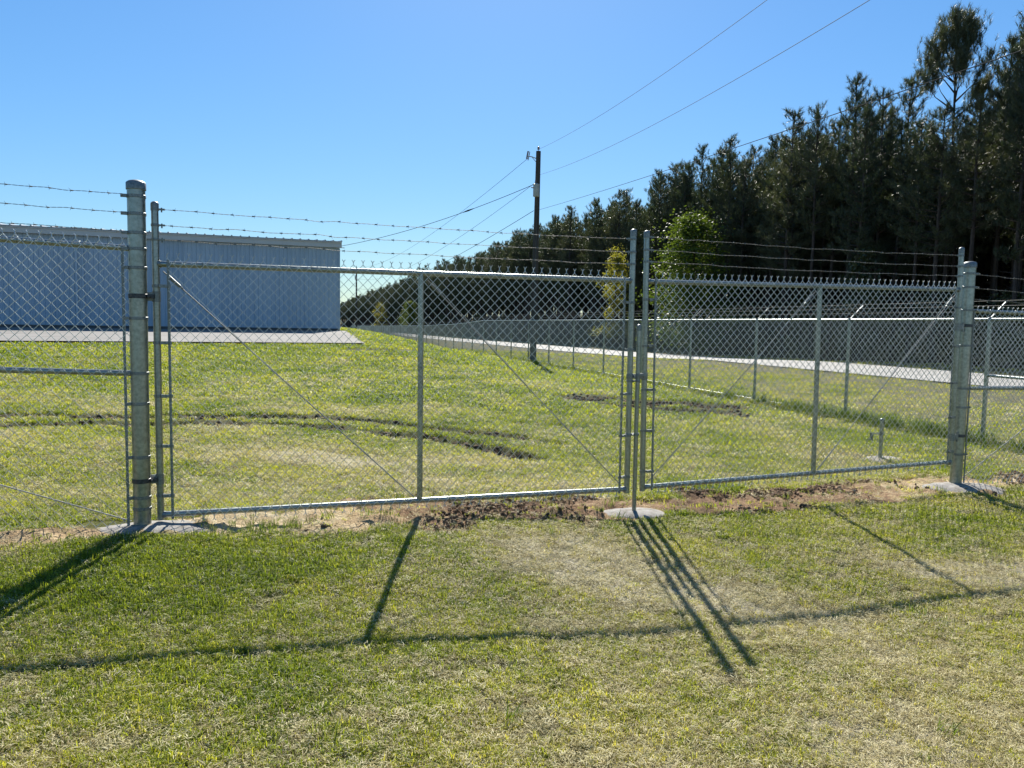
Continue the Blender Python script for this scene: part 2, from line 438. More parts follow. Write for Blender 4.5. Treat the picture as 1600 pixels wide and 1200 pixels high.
# ------------------------------------------------------------------ ground sheet
def axis(lo, hi, step, far_lo, far_hi, g):
    a = list(np.arange(lo, hi + 1e-6, step))
    s, p = step, lo
    left = []
    while p > far_lo: s = min(s * g, 60); p -= s; left.append(p)
    s, p = step, hi
    right = []
    while p < far_hi: s = min(s * g, 60); p += s; right.append(p)
    return np.array(left[::-1] + a + right)
gx = axis(-7.5, 8.5, 0.06, -600, 700, 1.045)
gy = axis(2.0, 15.6, 0.06, -60, 1100, 1.035)
X, Y = np.meshgrid(gx, gy)
Z = terrain(X, Y)
nx, ny = len(gx), len(gy)
idx = np.arange(nx * ny).reshape(ny, nx)
F4 = np.stack([idx[:-1, :-1], idx[:-1, 1:], idx[1:, 1:], idx[1:, :-1]], -1).reshape(-1, 4)
gme = np_mesh('ground', np.stack([X, Y, Z], -1).reshape(-1, 3), F4, 'ground', True)
fx_, fy_ = X.ravel(), Y.ravel()
t_, s_ = gate_ts(fx_, fy_)
sand = np.clip(np.interp(t_, [-4, -.5, 0, 1.0, 2.0, 2.6, 3.6, 4.3, 5.2, 6.5, 7.4, 8.6, 10], [.5, .6, .8, .9, .45, .2, .35, .45, .28, .3, .75, .8, .9]) + (fbm(fx_, fy_, 2.2, 31) - .5) * .8, 0, 1)
for nm, val in (('dirt', dirt_mask(fx_, fy_)), ('rut', rut_mask(fx_, fy_)), ('dry', dry_mask(fx_, fy_)), ('sand', sand),
                ('verge', .85 * sstep(.3, 2.5, fx_ - fence_x(fy_)) * (.5 + .5 * fbm(fx_, fy_, .5, 77))), ('pale', .85 * sstep(.62, .95, dry_mask(fx_, fy_) + .35 * (fbm(fx_, fy_, 3.1, 91) - .5)) * (1 - sstep(12, 16, fy_))),
                ('litter', sstep(-1.5, 2.5, fx_ - woods_x(fy_)))):
    a = gme.attributes.new(nm, 'FLOAT', 'POINT'); a.data.foreach_set('value', val.astype(np.float32))
ground = link('ground', gme); ground['kind'] = 'structure'

def strip(name, m, left, right, ys, lift, kind='structure', n=6):
    ys = np.asarray(ys, float)
    u = np.linspace(0, 1, n)
    lx, rx = left(ys), right(ys)
    XX = lx[:, None] * (1 - u) + rx[:, None] * u
    YY = np.repeat(ys[:, None], n, 1)
    ZZ = terrain(XX, YY, False)
    crown = 0.05 * (1 - (2 * u - 1) ** 2)
    v = np.stack([XX, YY, ZZ + lift + crown], -1).reshape(-1, 3)
    i = np.arange(len(ys) * n).reshape(len(ys), n)
    f = np.stack([i[:-1, :-1], i[:-1, 1:], i[1:, 1:], i[1:, :-1]], -1).reshape(-1, 4)
    o = link(name, np_mesh(name, v, f, m, True)); o['kind'] = kind
    return o
strip('road', 'road', lambda y: road_x(y), lambda y: road_x(y) + 6.9, np.concatenate([np.arange(-40, 160, 2.), np.arange(160, 900, 12.)]), .05)

# asphalt apron in front of the hangar (gate-parallel)
HB = np.array([-10.15, 45.0]); HN = np.array([-GD[1], GD[0]])
def apron_pt(a, w):   # a along the wall from its right end towards the left, w from wall towards the gate
    return HB - GD * a - HN * w
aa = np.linspace(0, 46, 40); ww = np.linspace(-.4, 18.45, 22)
A, W = np.meshgrid(aa, ww)
A = A + np.interp(W, [0, 18.45], [-.5, 1.3]) * (1 - A / 46)
edge = (W > 18) * (fbm(A, W, 1.1, 40) - .5) * .25
AX = HB[0] - GD[0] * A - HN[0] * (W + edge); AY = HB[1] - GD[1] * A - HN[1] * (W + edge)
i = np.arange(A.size).reshape(A.shape)
top = np.interp(W, [-1, 0, 18.45], [1.062, 1.055, .86])
v = np.stack([AX, AY, top], -1).reshape(-1, 3)
f = np.stack([i[:-1, :-1], i[1:, :-1], i[1:, 1:], i[:-1, 1:]], -1).reshape(-1, 4)
o = link('apron', np_mesh('apron', v, f, 'apron')); o['kind'] = 'structure'

# ------------------------------------------------------------------ chain-link fabric
def fabric(width, height, name, sides=4, r=.0030, d=.0718):
    """woven pickets; local x along, z up from 0, knuckled spikes at both selvages"""
    hw = d / 2
    npk = int(round(width / hw))
    hw = width / npk
    nseg = int(round(height / (d * .515)))
    seg = height / nseg
    zz = np.arange(nseg + 1) * seg
    k = np.arange(nseg + 1)
    P = []
    for p in range(npk):
        ph = (k + p) % 2
        x = p * hw + np.where(ph == 0, 0.0, hw)
        # keep wires that hook each other slightly apart and in front / behind
        yo = np.where(ph == 0, .0016, -.0016)
        x = np.where(ph == 0, x + .0008, x - .0008)
        pts = np.stack([x, yo, zz], -1)
        def tail(e, x0, sgn):
            other = -1 if (ph[0 if sgn < 0 else -1] == 0) else 1
            return np.array([[x0 + .0012 * other, e[1], e[2] + sgn * .010], [x0 - .002 * other, -e[1], e[2] + sgn * .024], [x0 - .011 * other, -e[1] - .002, e[2] + sgn * .036]])
        lo, hi = tail(pts[0], pts[0][0], -1)[::-1], tail(pts[-1], pts[-1][0], 1)
        P.append(np.concatenate([lo, pts, hi]))
    P = np.array(P)
    m_ = P.shape[1]
    tg = np.gradient(P, axis=1); tg /= np.linalg.norm(tg, axis=2, keepdims=True)
    ref = np.array([0, 1.0, 0])
    a = np.cross(tg, ref); a /= np.linalg.norm(a, axis=2, keepdims=True)
    bb = np.cross(tg, a)
    th = (np.arange(sides) + .5) * 2 * math.pi / sides
    V = P[:, :, None] + r * (np.cos(th)[None, None, :, None] * a[:, :, None] + np.sin(th)[None, None, :, None] * bb[:, :, None])
    ii = np.arange(P.shape[0] * m_ * sides).reshape(P.shape[0], m_, sides)
    nxt = np.roll(ii, -1, 2)
    f = np.stack([ii[:, :-1], nxt[:, :-1], nxt[:, 1:], ii[:, 1:]], -1).reshape(-1, 4)
    return np_mesh(name, V.reshape(-1, 3), f, 'wire', True)

def barbed(p0, p1, name, parent, sag=.02, seed=0, barb_every=.127, r=.0013, sides=3, kink=.0035):
    rs = np.random.default_rng(seed)
    p0, p1 = np.array(p0, float), np.array(p1, float)
    Ln = np.linalg.norm(p1 - p0)
    n = max(8, int(Ln / .016))
    t = np.linspace(0, 1, n)
    c = p0 + (p1 - p0) * t[:, None]
    c[:, 2] -= sag * 4 * t * (1 - t)
    kx = np.interp(t * Ln, np.arange(0, Ln + .2, .12), rs.normal(0, kink, len(np.arange(0, Ln + .2, .12))))
    ky = np.interp(t * Ln, np.arange(0, Ln + .2, .17), rs.normal(0, kink, len(np.arange(0, Ln + .2, .17))))
    fade = np.minimum(1, 8 * np.minimum(t, 1 - t))
    c[:, 2] += kx * fade
    dirv = (p1 - p0) / Ln
    side = np.cross(dirv, [0, 0, 1]); side /= np.linalg.norm(side)
    c += ky[:, None] * fade[:, None] * side
    up = np.cross(side, dirv)
    mb = MB()
    ph = t * Ln / .075 * 2 * math.pi
    for q in (0, math.pi):
        mb.tube(c + .0019 * (np.cos(ph + q)[:, None] * side + np.sin(ph + q)[:, None] * up), r, sides)
    s = .06 + rs.random() * .06
    while s < Ln - .03:
        k = int(s / Ln * (n - 1)); b = c[k]
        for q in range(4):
            an = rs.random() * .5 + q * math.pi / 2
            v = (math.cos(an) * side + math.sin(an) * up) * .016 + dirv * rs.normal(0, .004) + dirv * (.005 if q % 2 else -.005)
            off = dirv * (.004 if q % 2 else -.004)
            mb.tube([b + off - v * .15, b + off + v], [.0016, .0007], 3)
        mb.tube([b - dirv * .010, b - dirv * .004, b + dirv * .004, b + dirv * .010], [.0034, .0046, .0046, .0034], 5)
        s += barb_every * rs.uniform(.9, 1.1)
    return mb.build(name, 'barb', parent)

def pipe(name, a, b, r, parent, m='zinc', n=14):
    mb = MB(); mb.tube([a, b], r, n)
    return mb.build(name, m, parent, True)
_dome = {}
def dome_cap(r, x, z, parent, skirt=.045, y=0):
    key = (r, skirt)
    if key not in _dome:
        mb = MB()
        R0 = r + .003
        prof = [(R0, -skirt), (R0, 0)] + [(R0 * math.cos(a), R0 * .75 * math.sin(a)) for a in np.linspace(.15, 1.45, 6)]
        mb.lathe(prof, n=18); _dome[key] = mb.mesh('cap', 'fitting', True)
    return link('cap', _dome[key], parent, (x, y, z))
_band = {}
def tension_band(r, side, z, x, parent, reach=.075, name='tension_band'):
    key = (r, side, reach, name)
    if key not in _band:
        mb = MB()
        R0 = r + .0025
        mb.lathe([(R0, -.011), (R0 + .001, -.009), (R0 + .001, .009), (R0, .011)], n=18)
        mb.box((side * (r + reach) / 2 + side * r * .4, -.020, 0), (reach, .0035, .022))
        mb.box((side * (r + reach) / 2 + side * r * .4, -.033, 0), (reach, .0035, .022))
        bx = side * (reach * .8 + r * .4)
        mb.tube([(bx, -.048, 0), (bx, -.004, 0)], .0048, 6); mb.box((bx, -.046, 0), (.014, .008, .014))
        _band[key] = mb.mesh(name, 'fitting', False)
    return link(name, _band[key], parent, (x, 0, z))
_tie = {}
def tie(r, loc, parent, vertical=False):
    key = (r, vertical)
    if key not in _tie:
        mb = MB()
        a = np.linspace(0, 2 * math.pi * .97, 13)
        R0 = r + .003
        if vertical: pts = np.stack([np.cos(a) * R0, np.sin(a) * R0 - .001, .003 * a / 6], -1)
        else: pts = np.stack([.004 * a / 6, np.sin(a) * R0 - .001, np.cos(a) * R0], -1)
        mb.tube(pts, .0019, 4)
        mb.tube([(0, -R0 - .004, -.014), (0.003, -R0 - .006, .016)], .0019, 4)
        _tie[key] = mb.mesh('tie_wire', 'fitting')
    return link('tie_wire', _tie[key], parent, loc)
def barb_clip(r, side, x, z, parent, y=0):
    mb = MB()
    mb.lathe([(r + .0025, -.010), (r + .0035, 0), (r + .0025, .010)], n=14)
    mb.box((side * (r + .02), -.004, 0), (.042, .016, .012)); mb.tube([(side * (r + .02), -.004, -.02), (side * (r + .02), -.004, .012)], .005, 6)
    return link('barb_band', mb.mesh('barb_band', 'fitting'), parent, (x, y, z))

# ------------------------------------------------------------------ gate leaves
LEAF_L = 3.71
FAB_LEAF = fabric(LEAF_L - .15, 1.86, 'chain_link_mesh')
def truss(a, b, parent, tight_at=.06):
    a, b = np.array(a), np.array(b)
    o = MB(); o.tube([a, a + (b - a) * .5 + np.array([0, 0, -.004]), b], .0048, 8)
    rod = o.build('truss_rod', 'rod', parent)
    d = (b - a) / np.linalg.norm(b - a)
    c = a + d * .10
    mb = MB(); mb.tube([c - d * .05, c + d * .05], .012, 8); mb.tube([c + d * .052, c + d * .075], .009, 6)
    tz = mb.build('truss_tightener', 'fitting', rod)
    return rod
def gate_leaf(label, loc, rz, hinge_left, tilt=0.0):
    t = thing('gate_leaf', label, 'gate', loc, rz)
    t.rotation_euler = (0, tilt, rz)
    Lx = LEAF_L; zb, zt = .188, 1.985
    for x in (0, Lx):
        sname = 'stile'
        st = pipe(sname, (x, 0, zb - .035), (x, 0, 2.405), .0245, t)
        dome_cap(.0245, x, 2.40, t)
    pipe('top_rail', (.02, 0, zt), (Lx - .02, 0, zt), .0215, t)
    pipe('bottom_rail', (.02, 0, zb), (Lx - .02, 0, zb), .0215, t)
    pipe('center_brace', (Lx * .51, 0, zb), (Lx * .51, 0, zt), .0225, t)
    for z, x in ((zt, .024), (zb, .024), (zt, Lx - .024), (zb, Lx - .024)):      # weld collars
        mb = MB(); mb.tube([(x - .012, 0, z), (x + .012, 0, z)], .026, 12); mb.build('weld_collar', 'fitting', t)
    link('chain_link_mesh', FAB_LEAF, t, (.075, -.0285, zb - .02))
    for x, sd in ((.082, 1), (Lx - .082, -1)):
        mb = MB(); mb.box((x, -.0265, (zb + zt) / 2), (.018, .006, zt - zb + .06)); mb.build('tension_bar', 'fitting', t)
        for z in (.30, .66, 1.02, 1.40, 1.80):
            tension_band(.0245, sd, z + (.03 if sd > 0 else 0), 0 if sd > 0 else Lx, t)
    for x in np.arange(.32, Lx - .2, .37):
        tie(.0215, (x + random.uniform(-.04, .04), 0, zt), t); tie(.0215, (x + random.uniform(-.05, .05), 0, zb), t)
    for z in (.55, .9, 1.25, 1.6):
        tie(.0225, (Lx * .51, 0, z), t, True)
    mid = Lx * .51
    for x0, x1 in ((.045, mid - .045), (mid + .05, Lx - .05)):
        a, b_ = (x0, .004, zt - .05), (x1, .004, zb + .03)
        if not hinge_left: a, b_ = (x1, .004, zt - .05), (x0, .004, zb + .03)
        truss(a, b_, t)
    for k, z in enumerate((2.335, 2.225, 2.125)):
        barbed((.045, -.004, z + .03), (Lx - .045, -.004, z), 'barbed_wire', t, .014, seed=k * 7 + (11 if hinge_left else 50))
        barb_clip(.0245, 1, 0, z + .03, t); barb_clip(.0245, -1, Lx, z, t)
    return t
left_leaf = gate_leaf('left galvanised chain link gate leaf, wider in view, with drop rod at its latch edge', (-2.525, 5.462, 0), math.atan2(1.127, 3.546), True)
right_leaf = gate_leaf('right galvanised chain link gate leaf hung on the farther thick post', (1.163, 6.678, 0.0), math.atan2(1.322, 3.47), False, -.0115)
# hinges on the leaves
def hinge(parent, x, side, z, reach):
    mb = MB()
    mb.lathe([(.0275, -.038), (.0275, .038)], (x, 0, z), 14)
    mb.box((x + side * reach * .5, .0, z), (reach, .012, .062)); mb.box((x + side * reach * .5, -.016, z), (reach * .8, .006, .05))
    mb.tube([(x + side * reach, -.002, z - .05), (x + side * reach, -.002, z + .05)], .013, 10)
    return mb.build('hinge', 'fitting', parent)
hinge(left_leaf, 0, -1, 1.755, .07); hinge(left_leaf, 0, -1, .45, .07)
hinge(right_leaf, LEAF_L, 1, 1.60, .07); hinge(right_leaf, LEAF_L, 1, .45, .07)
# latch and drop rod on the left leaf
xr = LEAF_L + .074
mb = MB(); mb.tube([(xr, -.005, -.06), (xr - .002, -.005, .8), (xr, -.005, 1.60)], .0185, 12)
rod = mb.build('drop_rod', 'zinc', left_leaf, True)
dome_cap(.0185, xr, 1.60, rod, .04, -.005)
for z, w in ((1.17, .050), (.665, .026), (1.13, .02)):
    mb = MB()
    mb.lathe([(.028, -w / 2), (.030, 0), (.028, w / 2)], (LEAF_L, 0, z), 14)
    mb.lathe([(.0215, -w / 2), (.023, 0), (.0215, w / 2)], (xr, -.005, z), 12)
    mb.box((LEAF_L + .037, -.003, z), (.036, .014, w * .8))
    mb.tube([(LEAF_L + .03, -.04, z), (LEAF_L + .03, .02, z)], .006, 6)
    mb.build('rod_guide', 'fitting', left_leaf)
mb = MB()
mb.box((LEAF_L + .112, -.030, 1.185), (.085, .008, .022)); mb.box((LEAF_L + .112, .030, 1.185), (.085, .008, .022)); mb.box((LEAF_L + .074, 0, 1.185), (.010, .066, .022))
mb.build('fork_latch', 'fitting', left_leaf)
mb = MB(); mb.lathe([(.027, -.03), (.030, -.028), (.030, .028), (.027, .03)], (0, 0, 1.165), 14); mb.box((-.03, 0, 1.165), (.02, .03, .03)); mb.build('latch_collar', 'fitting', right_leaf)

# ------------------------------------------------------------------ gate posts
def gate_post(label, x, y, top, base, bands, hinges, hdir, lean):
    t = thing('gate_post', label, 'post', (x, y, base), 0)
    t.rotation_euler = (0, lean, math.atan2(.3328, .943))
    h = top - base
    mb = MB(); mb.tube([(0, 0, -.1), (0, 0, h * .5), (0, 0, h)], .059, 24); mb.build('post_tube', 'post', t, True)
    mb = MB(); R0 = .063
    mb.lathe([(R0, -.05), (R0 + .002, -.048), (R0 + .002, -.004), (R0 - .002, .002), (R0 * .75, .012), (R0 * .4, .018), (.002, .020)], (0, 0, h), 24)
    mb.build('cap', 'fitting', t, True)
    for z, sd in bands:
        mb = MB(); mb.lathe([(.0605, -.011), (.063, -.009), (.063, .009), (.0605, .011)], (0, 0, z - base), 20)
        if sd: 
            mb.box((sd * .075, -.018, z - base), (.04, .004, .022)); mb.box((sd * .075, -.032, z - base), (.04, .004, .022)); mb.tube([(sd * .088, -.05, z - base), (sd * .088, -.004, z - base)], .005, 6)
        mb.build('tension_band', 'fitting', t)
    for z in hinges:
        mb = MB(); mb.lathe([(.0605, -.016), (.064, -.014), (.064, .014), (.0605, .016)], (0, 0, z - base), 20)
        mb.box((hdir * .078, -.010, z - base), (.05, .012, .03)); mb.box((hdir * .078, .012, z - base), (.05, .012, .03))
        mb.tube([(hdir * .07, -.045, z - base), (hdir * .07, .03, z - base)], .008, 6)
        mb.build('hinge_band', 'iron', t)
    return t
gate_post('thick galvanised gate post beside the hangar view, nearest to the viewer', -2.628, 5.40, 2.535, .10,
          [(2.44, -1), (2.32, -1), (2.19, -1), (2.08, -1), (1.95, -1), (1.6, -1), (1.0, -1), (.62, -1), (.33, -1), (.25, 0), (1.215, -1)], [1.755, .45], 1, .002)
gate_post('thick galvanised gate post farther off at the end of the right leaf', 4.742, 8.085, 2.31, -.06,
          [(2.2, 1), (2.06, 1), (1.82, 1), (1.45, 1), (1.0, 1), (.8, 1), (.3, 1)], [1.66, .5], -1, .008)

# ------------------------------------------------------------------ concrete footings
def footing(label, x, y, z, rx, ry, h, seed, rz=0):
    rs = np.random.default_rng(seed)
    n, k = 36, 7
    th = np.arange(n) * 2 * math.pi / n
    wob = 1 + .10 * np.cos(th * 2 + rs.random() * 6) + .06 * np.cos(th * 3 + rs.random() * 6) + rs.normal(0, .018, n)
    rings = [(1.04, -h - .06), (1.0, -.5 * h), (.95, -.12 * h), (.82, .12 * h), (.6, .35 * h), (.3, .5 * h)]
    v = []
    for (rr, zz) in rings:
        for j in range(n):
            v.append((rx * rr * wob[j] * math.cos(th[j]), ry * rr * wob[j] * math.sin(th[j]), zz + rs.normal(0, h * .04)))
    v.append((0, 0, .52 * h))
    f = [(i * n + j, i * n + (j + 1) % n, (i + 1) * n + (j + 1) % n, (i + 1) * n + j) for i in range(len(rings) - 1) for j in range(n)]
    f += [((len(rings) - 1) * n + j, (len(rings) - 1) * n + (j + 1) % n, len(v) - 1) for j in range(n)]
    mb = MB(); mb.add(v, f)
    return thing('concrete_footing', label, 'footing', (x, y, z), rz, me=mb.mesh('concrete_footing', 'concrete', True))
footing('round grey concrete pad under the drop rod between the gate leaves', 1.09, 6.62, -.03, .285, .225, .05, 4)
footing('rough concrete footing around the nearest thick gate post', -2.60, 5.37, .10, .50, .25, .07, 9, .3)
footing('sloping concrete footing around the farther thick gate post', 4.80, 8.0, -.055, .44, .33, .09, 12, .3)
FOOT = [(1.09, 6.62, .28, .22), (-2.66, 5.36, .46, .22), (4.80, 8.0, .42, .31), (4.80, 9.75, .2, .17)]

# ------------------------------------------------------------------ fences that continue the gate line
def side_fence(label, loc, rz, length, zt, zm, zb, barbs, bend, rod, end_posts, sgn, fab_h):
    t = thing('chain_link_fence', label, 'fence', loc, rz)
    pipe('top_rail', (.055, 0, zt), (length, 0, zt + bend), .0205, t)
    pipe('mid_rail', (.055, 0, zm), (length, 0, zm + bend), .0205, t)
    link('chain_link_mesh', fabric(length - .12, fab_h, 'chain_link_mesh'), t, mtx=Matrix.Translation((.078, -.0285 * sgn, zb)) @ Matrix.Rotation(-math.atan2(bend, length), 4, 'Y'))
    mb = MB(); mb.box((.086, -.0265 * sgn, (zb + zt) / 2), (.018, .006, zt - zb + .02)); mb.build('tension_bar', 'fitting', t)
    for x in np.arange(.35, length - .1, .37):
        tie(.0205, (x, 0, zt + bend * x / length), t); tie(.0205, (x + .05, 0, zm + bend * (x + .05) / length), t)
    for k, (z0, z1) in enumerate(barbs):
        barbed((.07, -.004, z0), (length, -.004, z1), 'barbed_wire', t, .03, seed=100 + k + int(length * 7), kink=.004)
    truss(rod[1], rod[0], t)
    for px, top in end_posts:
        g0 = -.1
        p = pipe('line_post', (px, 0, g0 + .0), (px, 0, top), .03, t)
        dome_cap(.03, px, top, t)
    return t
lf_dir = math.atan2(-.3028, -.9528)
side_fence('chain link fence left of the nearest gate post, three barbed strands above', (-2.628, 5.40, 0), lf_dir, 3.05, 2.085, 1.215, .13,
           [(2.455, 2.60), (2.33, 2.49), (2.20, 2.37)], .10, ((.07, .006, .16), (3.0, .006, 1.27)), [(3.05, 2.75)], -1, 1.99)
side_fence('short chain link fence right of the farther gate post with a mid rail', (4.742, 8.085, 0), math.atan2(.3328, .943), 3.16, 1.815, 1.0, -.0,
           [(2.20, 2.16), (2.055, 2.03), (1.94, 1.93)], -.03, ((.09, .006, .03), (3.05, .006, 1.76)), [], 1, 1.83)

# ------------------------------------------------------------------ perimeter fence along the road
per = thing('chain_link_fence', 'long chain link perimeter fence running away beside the road, barb arms leaning out', 'fence', (7.72, 9.1, 0), 0)
pdir = np.array([-.27, 1.0]) / math.hypot(.27, 1)
NSP, SP = 54, 3.05
P0 = np.array([7.72, 9.1])
first = 2.44
ds = [0.0] + [first + SP * k for k in range(NSP)]
pts = []
for d in ds:
    q = pdir * d
    w_ = P0 + q
    pts.append((q[0], q[1], ground_z(w_[0], w_[1])))
pts = np.array(pts)
H_F = 1.84
mpost = MB(); mpost.tube([(0, 0, -.1), (0, 0, H_F + .01)], .03, 12); mpost = mpost.mesh('line_post', 'zinc', True)
marm = MB(); marm.lathe([(.033, -.05), (.033, .012), (.02, .03)], (0, 0, 0), 12); marm.tube([(0, 0, .0), (.28, .075, .27)], .0125, 6)
for q in (.35, .68, .97): marm.box((.28 * q, .075 * q, .27 * q + .012), (.02, .012, .02))
marm = marm.mesh('barb_arm', 'fitting')
mrail = MB(); mrail.tube([(0, 0, 0), (SP, 0, 0)], .0205, 10); mrail = mrail.mesh('top_rail', 'zinc', True)
mfab = fabric(SP, 1.78, 'chain_link_mesh', 3, .0022)
mfab1 = fabric(first, 1.78, 'chain_link_mesh', 3, .0022)
mrail1 = MB(); mrail1.tube([(0, 0, 0), (first, 0, 0)], .0205, 10); mrail1 = mrail1.mesh('top_rail', 'zinc', True)
mfoot = MB(); mfoot.lathe([(.16, -.08), (.155, .0), (.12, .022), (.03, .03)], n=14); mfoot = mfoot.mesh('post_footing', 'concrete', True)
for k, p in enumerate(pts):
    po = link('line_post', mpost, per, tuple(p))
    link('barb_arm', marm, po, (0, 0, H_F))
    if k < 26: link('post_footing', mfoot, po, (0, 0, .005))
    if k + 1 < len(pts):
        v = pts[k + 1] - p
        ang = math.atan2(v[1], v[0]); tl = math.atan2(v[2], math.hypot(v[0], v[1]))
        base = Matrix.Translation(Vector(p)) @ Matrix.Rotation(ang, 4, 'Z') @ Matrix.Rotation(-tl, 4, 'Y')
        link('top_rail', mrail1 if k == 0 else mrail, per, mtx=base @ Matrix.Translation((0, 0, H_F - .005)))
        link('chain_link_mesh', mfab1 if k == 0 else mfab, per, mtx=base @ Matrix.Translation((0, -.026, .055)))
for q in (.35, .68, .97):
    tip = pts + np.array([.28 * q, .075 * q, H_F + .27 * q + .02])
    near = tip[:9]
    mb = MB(); mb.tube(tip, .0022, 4)
    s = 0
    for k in range(6):
        for u in np.arange(0.05, 1, .06):
            c = tip[k] * (1 - u) + tip[k + 1] * u
            mb.tube([c + np.array([0, -.008, -.014]), c + np.array([0, .008, .014])], .0012, 3); mb.tube([c + np.array([-.012, .006, .010]), c + np.array([.012, -.006, -.010])], .0012, 3)
    mb.build('barbed_wire', 'barb', per)
mb = MB(); mb.tube(pts[:26] + np.array([0, 0, .06]), .003, 5); mb.build('tension_wire', 'wire', per)
pipe('mid_rail', tuple(pts[0] + np.array([0, 0, 1.0])), tuple(pts[1] + np.array([0, 0, 1.0])), .0205, per)

# ------------------------------------------------------------------ hold-back post behind the right leaf
hx, hy = 4.72, 9.72
hz = ground_z(hx, hy)
hb = thing('holdback_post', 'short steel post with a small catch standing in the grass behind the right gate leaf', 'post', (hx, hy, hz), .2)
pipe('post_tube', (0, 0, -.05), (0, 0, .52), .024, hb)
dome_cap(.024, 0, .52, hb, .03)
mb = MB(); mb.lathe([(.027, -.02), (.028, .02)], (0, 0, .34), 12); mb.box((-.09, -.01, .345), (.14, .02, .012)); mb.box((-.15, -.01, .31), (.014, .05, .10)); mb.box((-.17, -.02, .28), (.05, .02, .012))
mb.build('catch_arm', 'fitting', hb)
footing('small concrete pad around the short hold-back post behind the right leaf', hx + .05, hy + .02, hz + .008, .32, .26, .06, 21)

# ------------------------------------------------------------------ hangar
han = thing('hangar_building', 'long blue grey metal hangar with grey roof edge beyond the left side of the fence', 'hangar', (HB[0], HB[1], 1.06), math.atan2(GD[1], GD[0]) + math.pi)
# local x runs left along the wall, local y points towards the gate
HH, HLEN, HDEP = 4.74, 44.0, 16.0
pw = .914
def wall_panel(w, h):
    xs = [0]; ys = [0]
    for c in (w * .125, w * .375, w * .625, w * .875):
        xs += [c - .045, c - .022, c + .022, c + .045]; ys += [0, .028, .028, 0]
    xs += [w - .004]; ys += [0]
    v = [(x, y, z) for z in (0, h + .32) for x, y in zip(xs, ys)]
    n = len(xs)
    f = [(j, j + 1, n + j + 1, n + j) for j in range(n - 1)]
    v += [(0, -.03, 0), (w - .004, -.03, 0), (0, -.03, h + .32), (w - .004, -.03, h + .32)]
    f += [(2 * n, 2 * n + 2, 2 * n + 3, 2 * n + 1), (0, n, 2 * n + 2, 2 * n), (n - 1, 2 * n + 1, 2 * n + 3, 2 * n - 1)]
    mb = MB(); mb.add(v, f)
    return mb.mesh('wall_panel', 'panel')
mpan = wall_panel(pw, HH)
for k in range(int(HLEN / pw)):
    link('wall_panel', mpan, han, (k * pw + .05, .0, .0))
mb = MB(); mb.box((.0, -.0, HH / 2), (.10, .10, HH)); mb.build('corner_trim', 'panel', han)
for x in (13.2, 13.5): 
    mb = MB(); mb.box((x, .04, HH / 2 - .05), (.10, .05, HH - .1)); mb.build('door_seam', 'panel', han)
mb = MB()
for (c, s_z) in (((HLEN / 2, -HDEP, HH / 2), (HLEN, .1, HH)), ((-.0, -HDEP / 2, HH / 2 + .1), (.1, HDEP - .2, HH + .2)), ((HLEN, -HDEP / 2, HH / 2 + .1), (.1, HDEP - .2, HH + .2))): mb.box(c, s_z)
mb.build('rear_walls', 'panel', han)
mb = MB(); mb.box((HLEN / 2, .045, .03), (HLEN, .10, .20)); mb.build('base_shade_strip', 'iron', han)  # dark strip added to paint in the black shade and gap at the wall foot
mb = MB(); mb.box((HLEN / 2 + .02, .22, HH + .20), (HLEN + .28, .12, .30)); mb.box((HLEN / 2 + .02, .31, HH + .335), (HLEN + .28, .06, .05)); mb.box((HLEN / 2 - .1, .10, HH + .06), (HLEN + .4, .13, .03)); mb.build('fascia', 'fascia', han)
mb = MB()
sl = .07
v = []
for y in (.36, -HDEP / 2, -HDEP - .3):
    z = HH + .375 + (sl * (.36 - y) if y > -HDEP / 2 - .1 else sl * (.36 + HDEP / 2) - sl * (-HDEP / 2 - y))
    v += [(-.14, y, z), (HLEN + .2, y, z), (-.14, y, z + .03), (HLEN + .2, y, z + .03)]
mb.add(v, [(0, 1, 3, 2), (2, 3, 7, 6), (6, 7, 11, 10), (8, 10, 11, 9), (0, 4, 5, 1), (4, 8, 9, 5), (0, 2, 6, 4), (4, 6, 10, 8), (1, 5, 7, 3), (5, 9, 11, 7)])
mb.build('roof', 'roof', han)
mrib = MB(); zr = HH + .405
mrib.add([(-.05, .375, zr), (.05, .375, zr), (-.025, .375, zr + .05), (.025, .375, zr + .05), (-.05, -8, zr + sl * 8.36), (.05, -8, zr + sl * 8.36), (-.025, -8, zr + .05 + sl * 8.36), (.025, -8, zr + .05 + sl * 8.36)],
         [(0, 1, 3, 2), (2, 3, 7, 6), (0, 2, 6, 4), (1, 5, 7, 3)])
mrib = mrib.mesh('roof_rib', 'roof')
for k in range(int(HLEN / .457)):
    link('roof_rib', mrib, han, (k * .457 - .1, 0, 0))

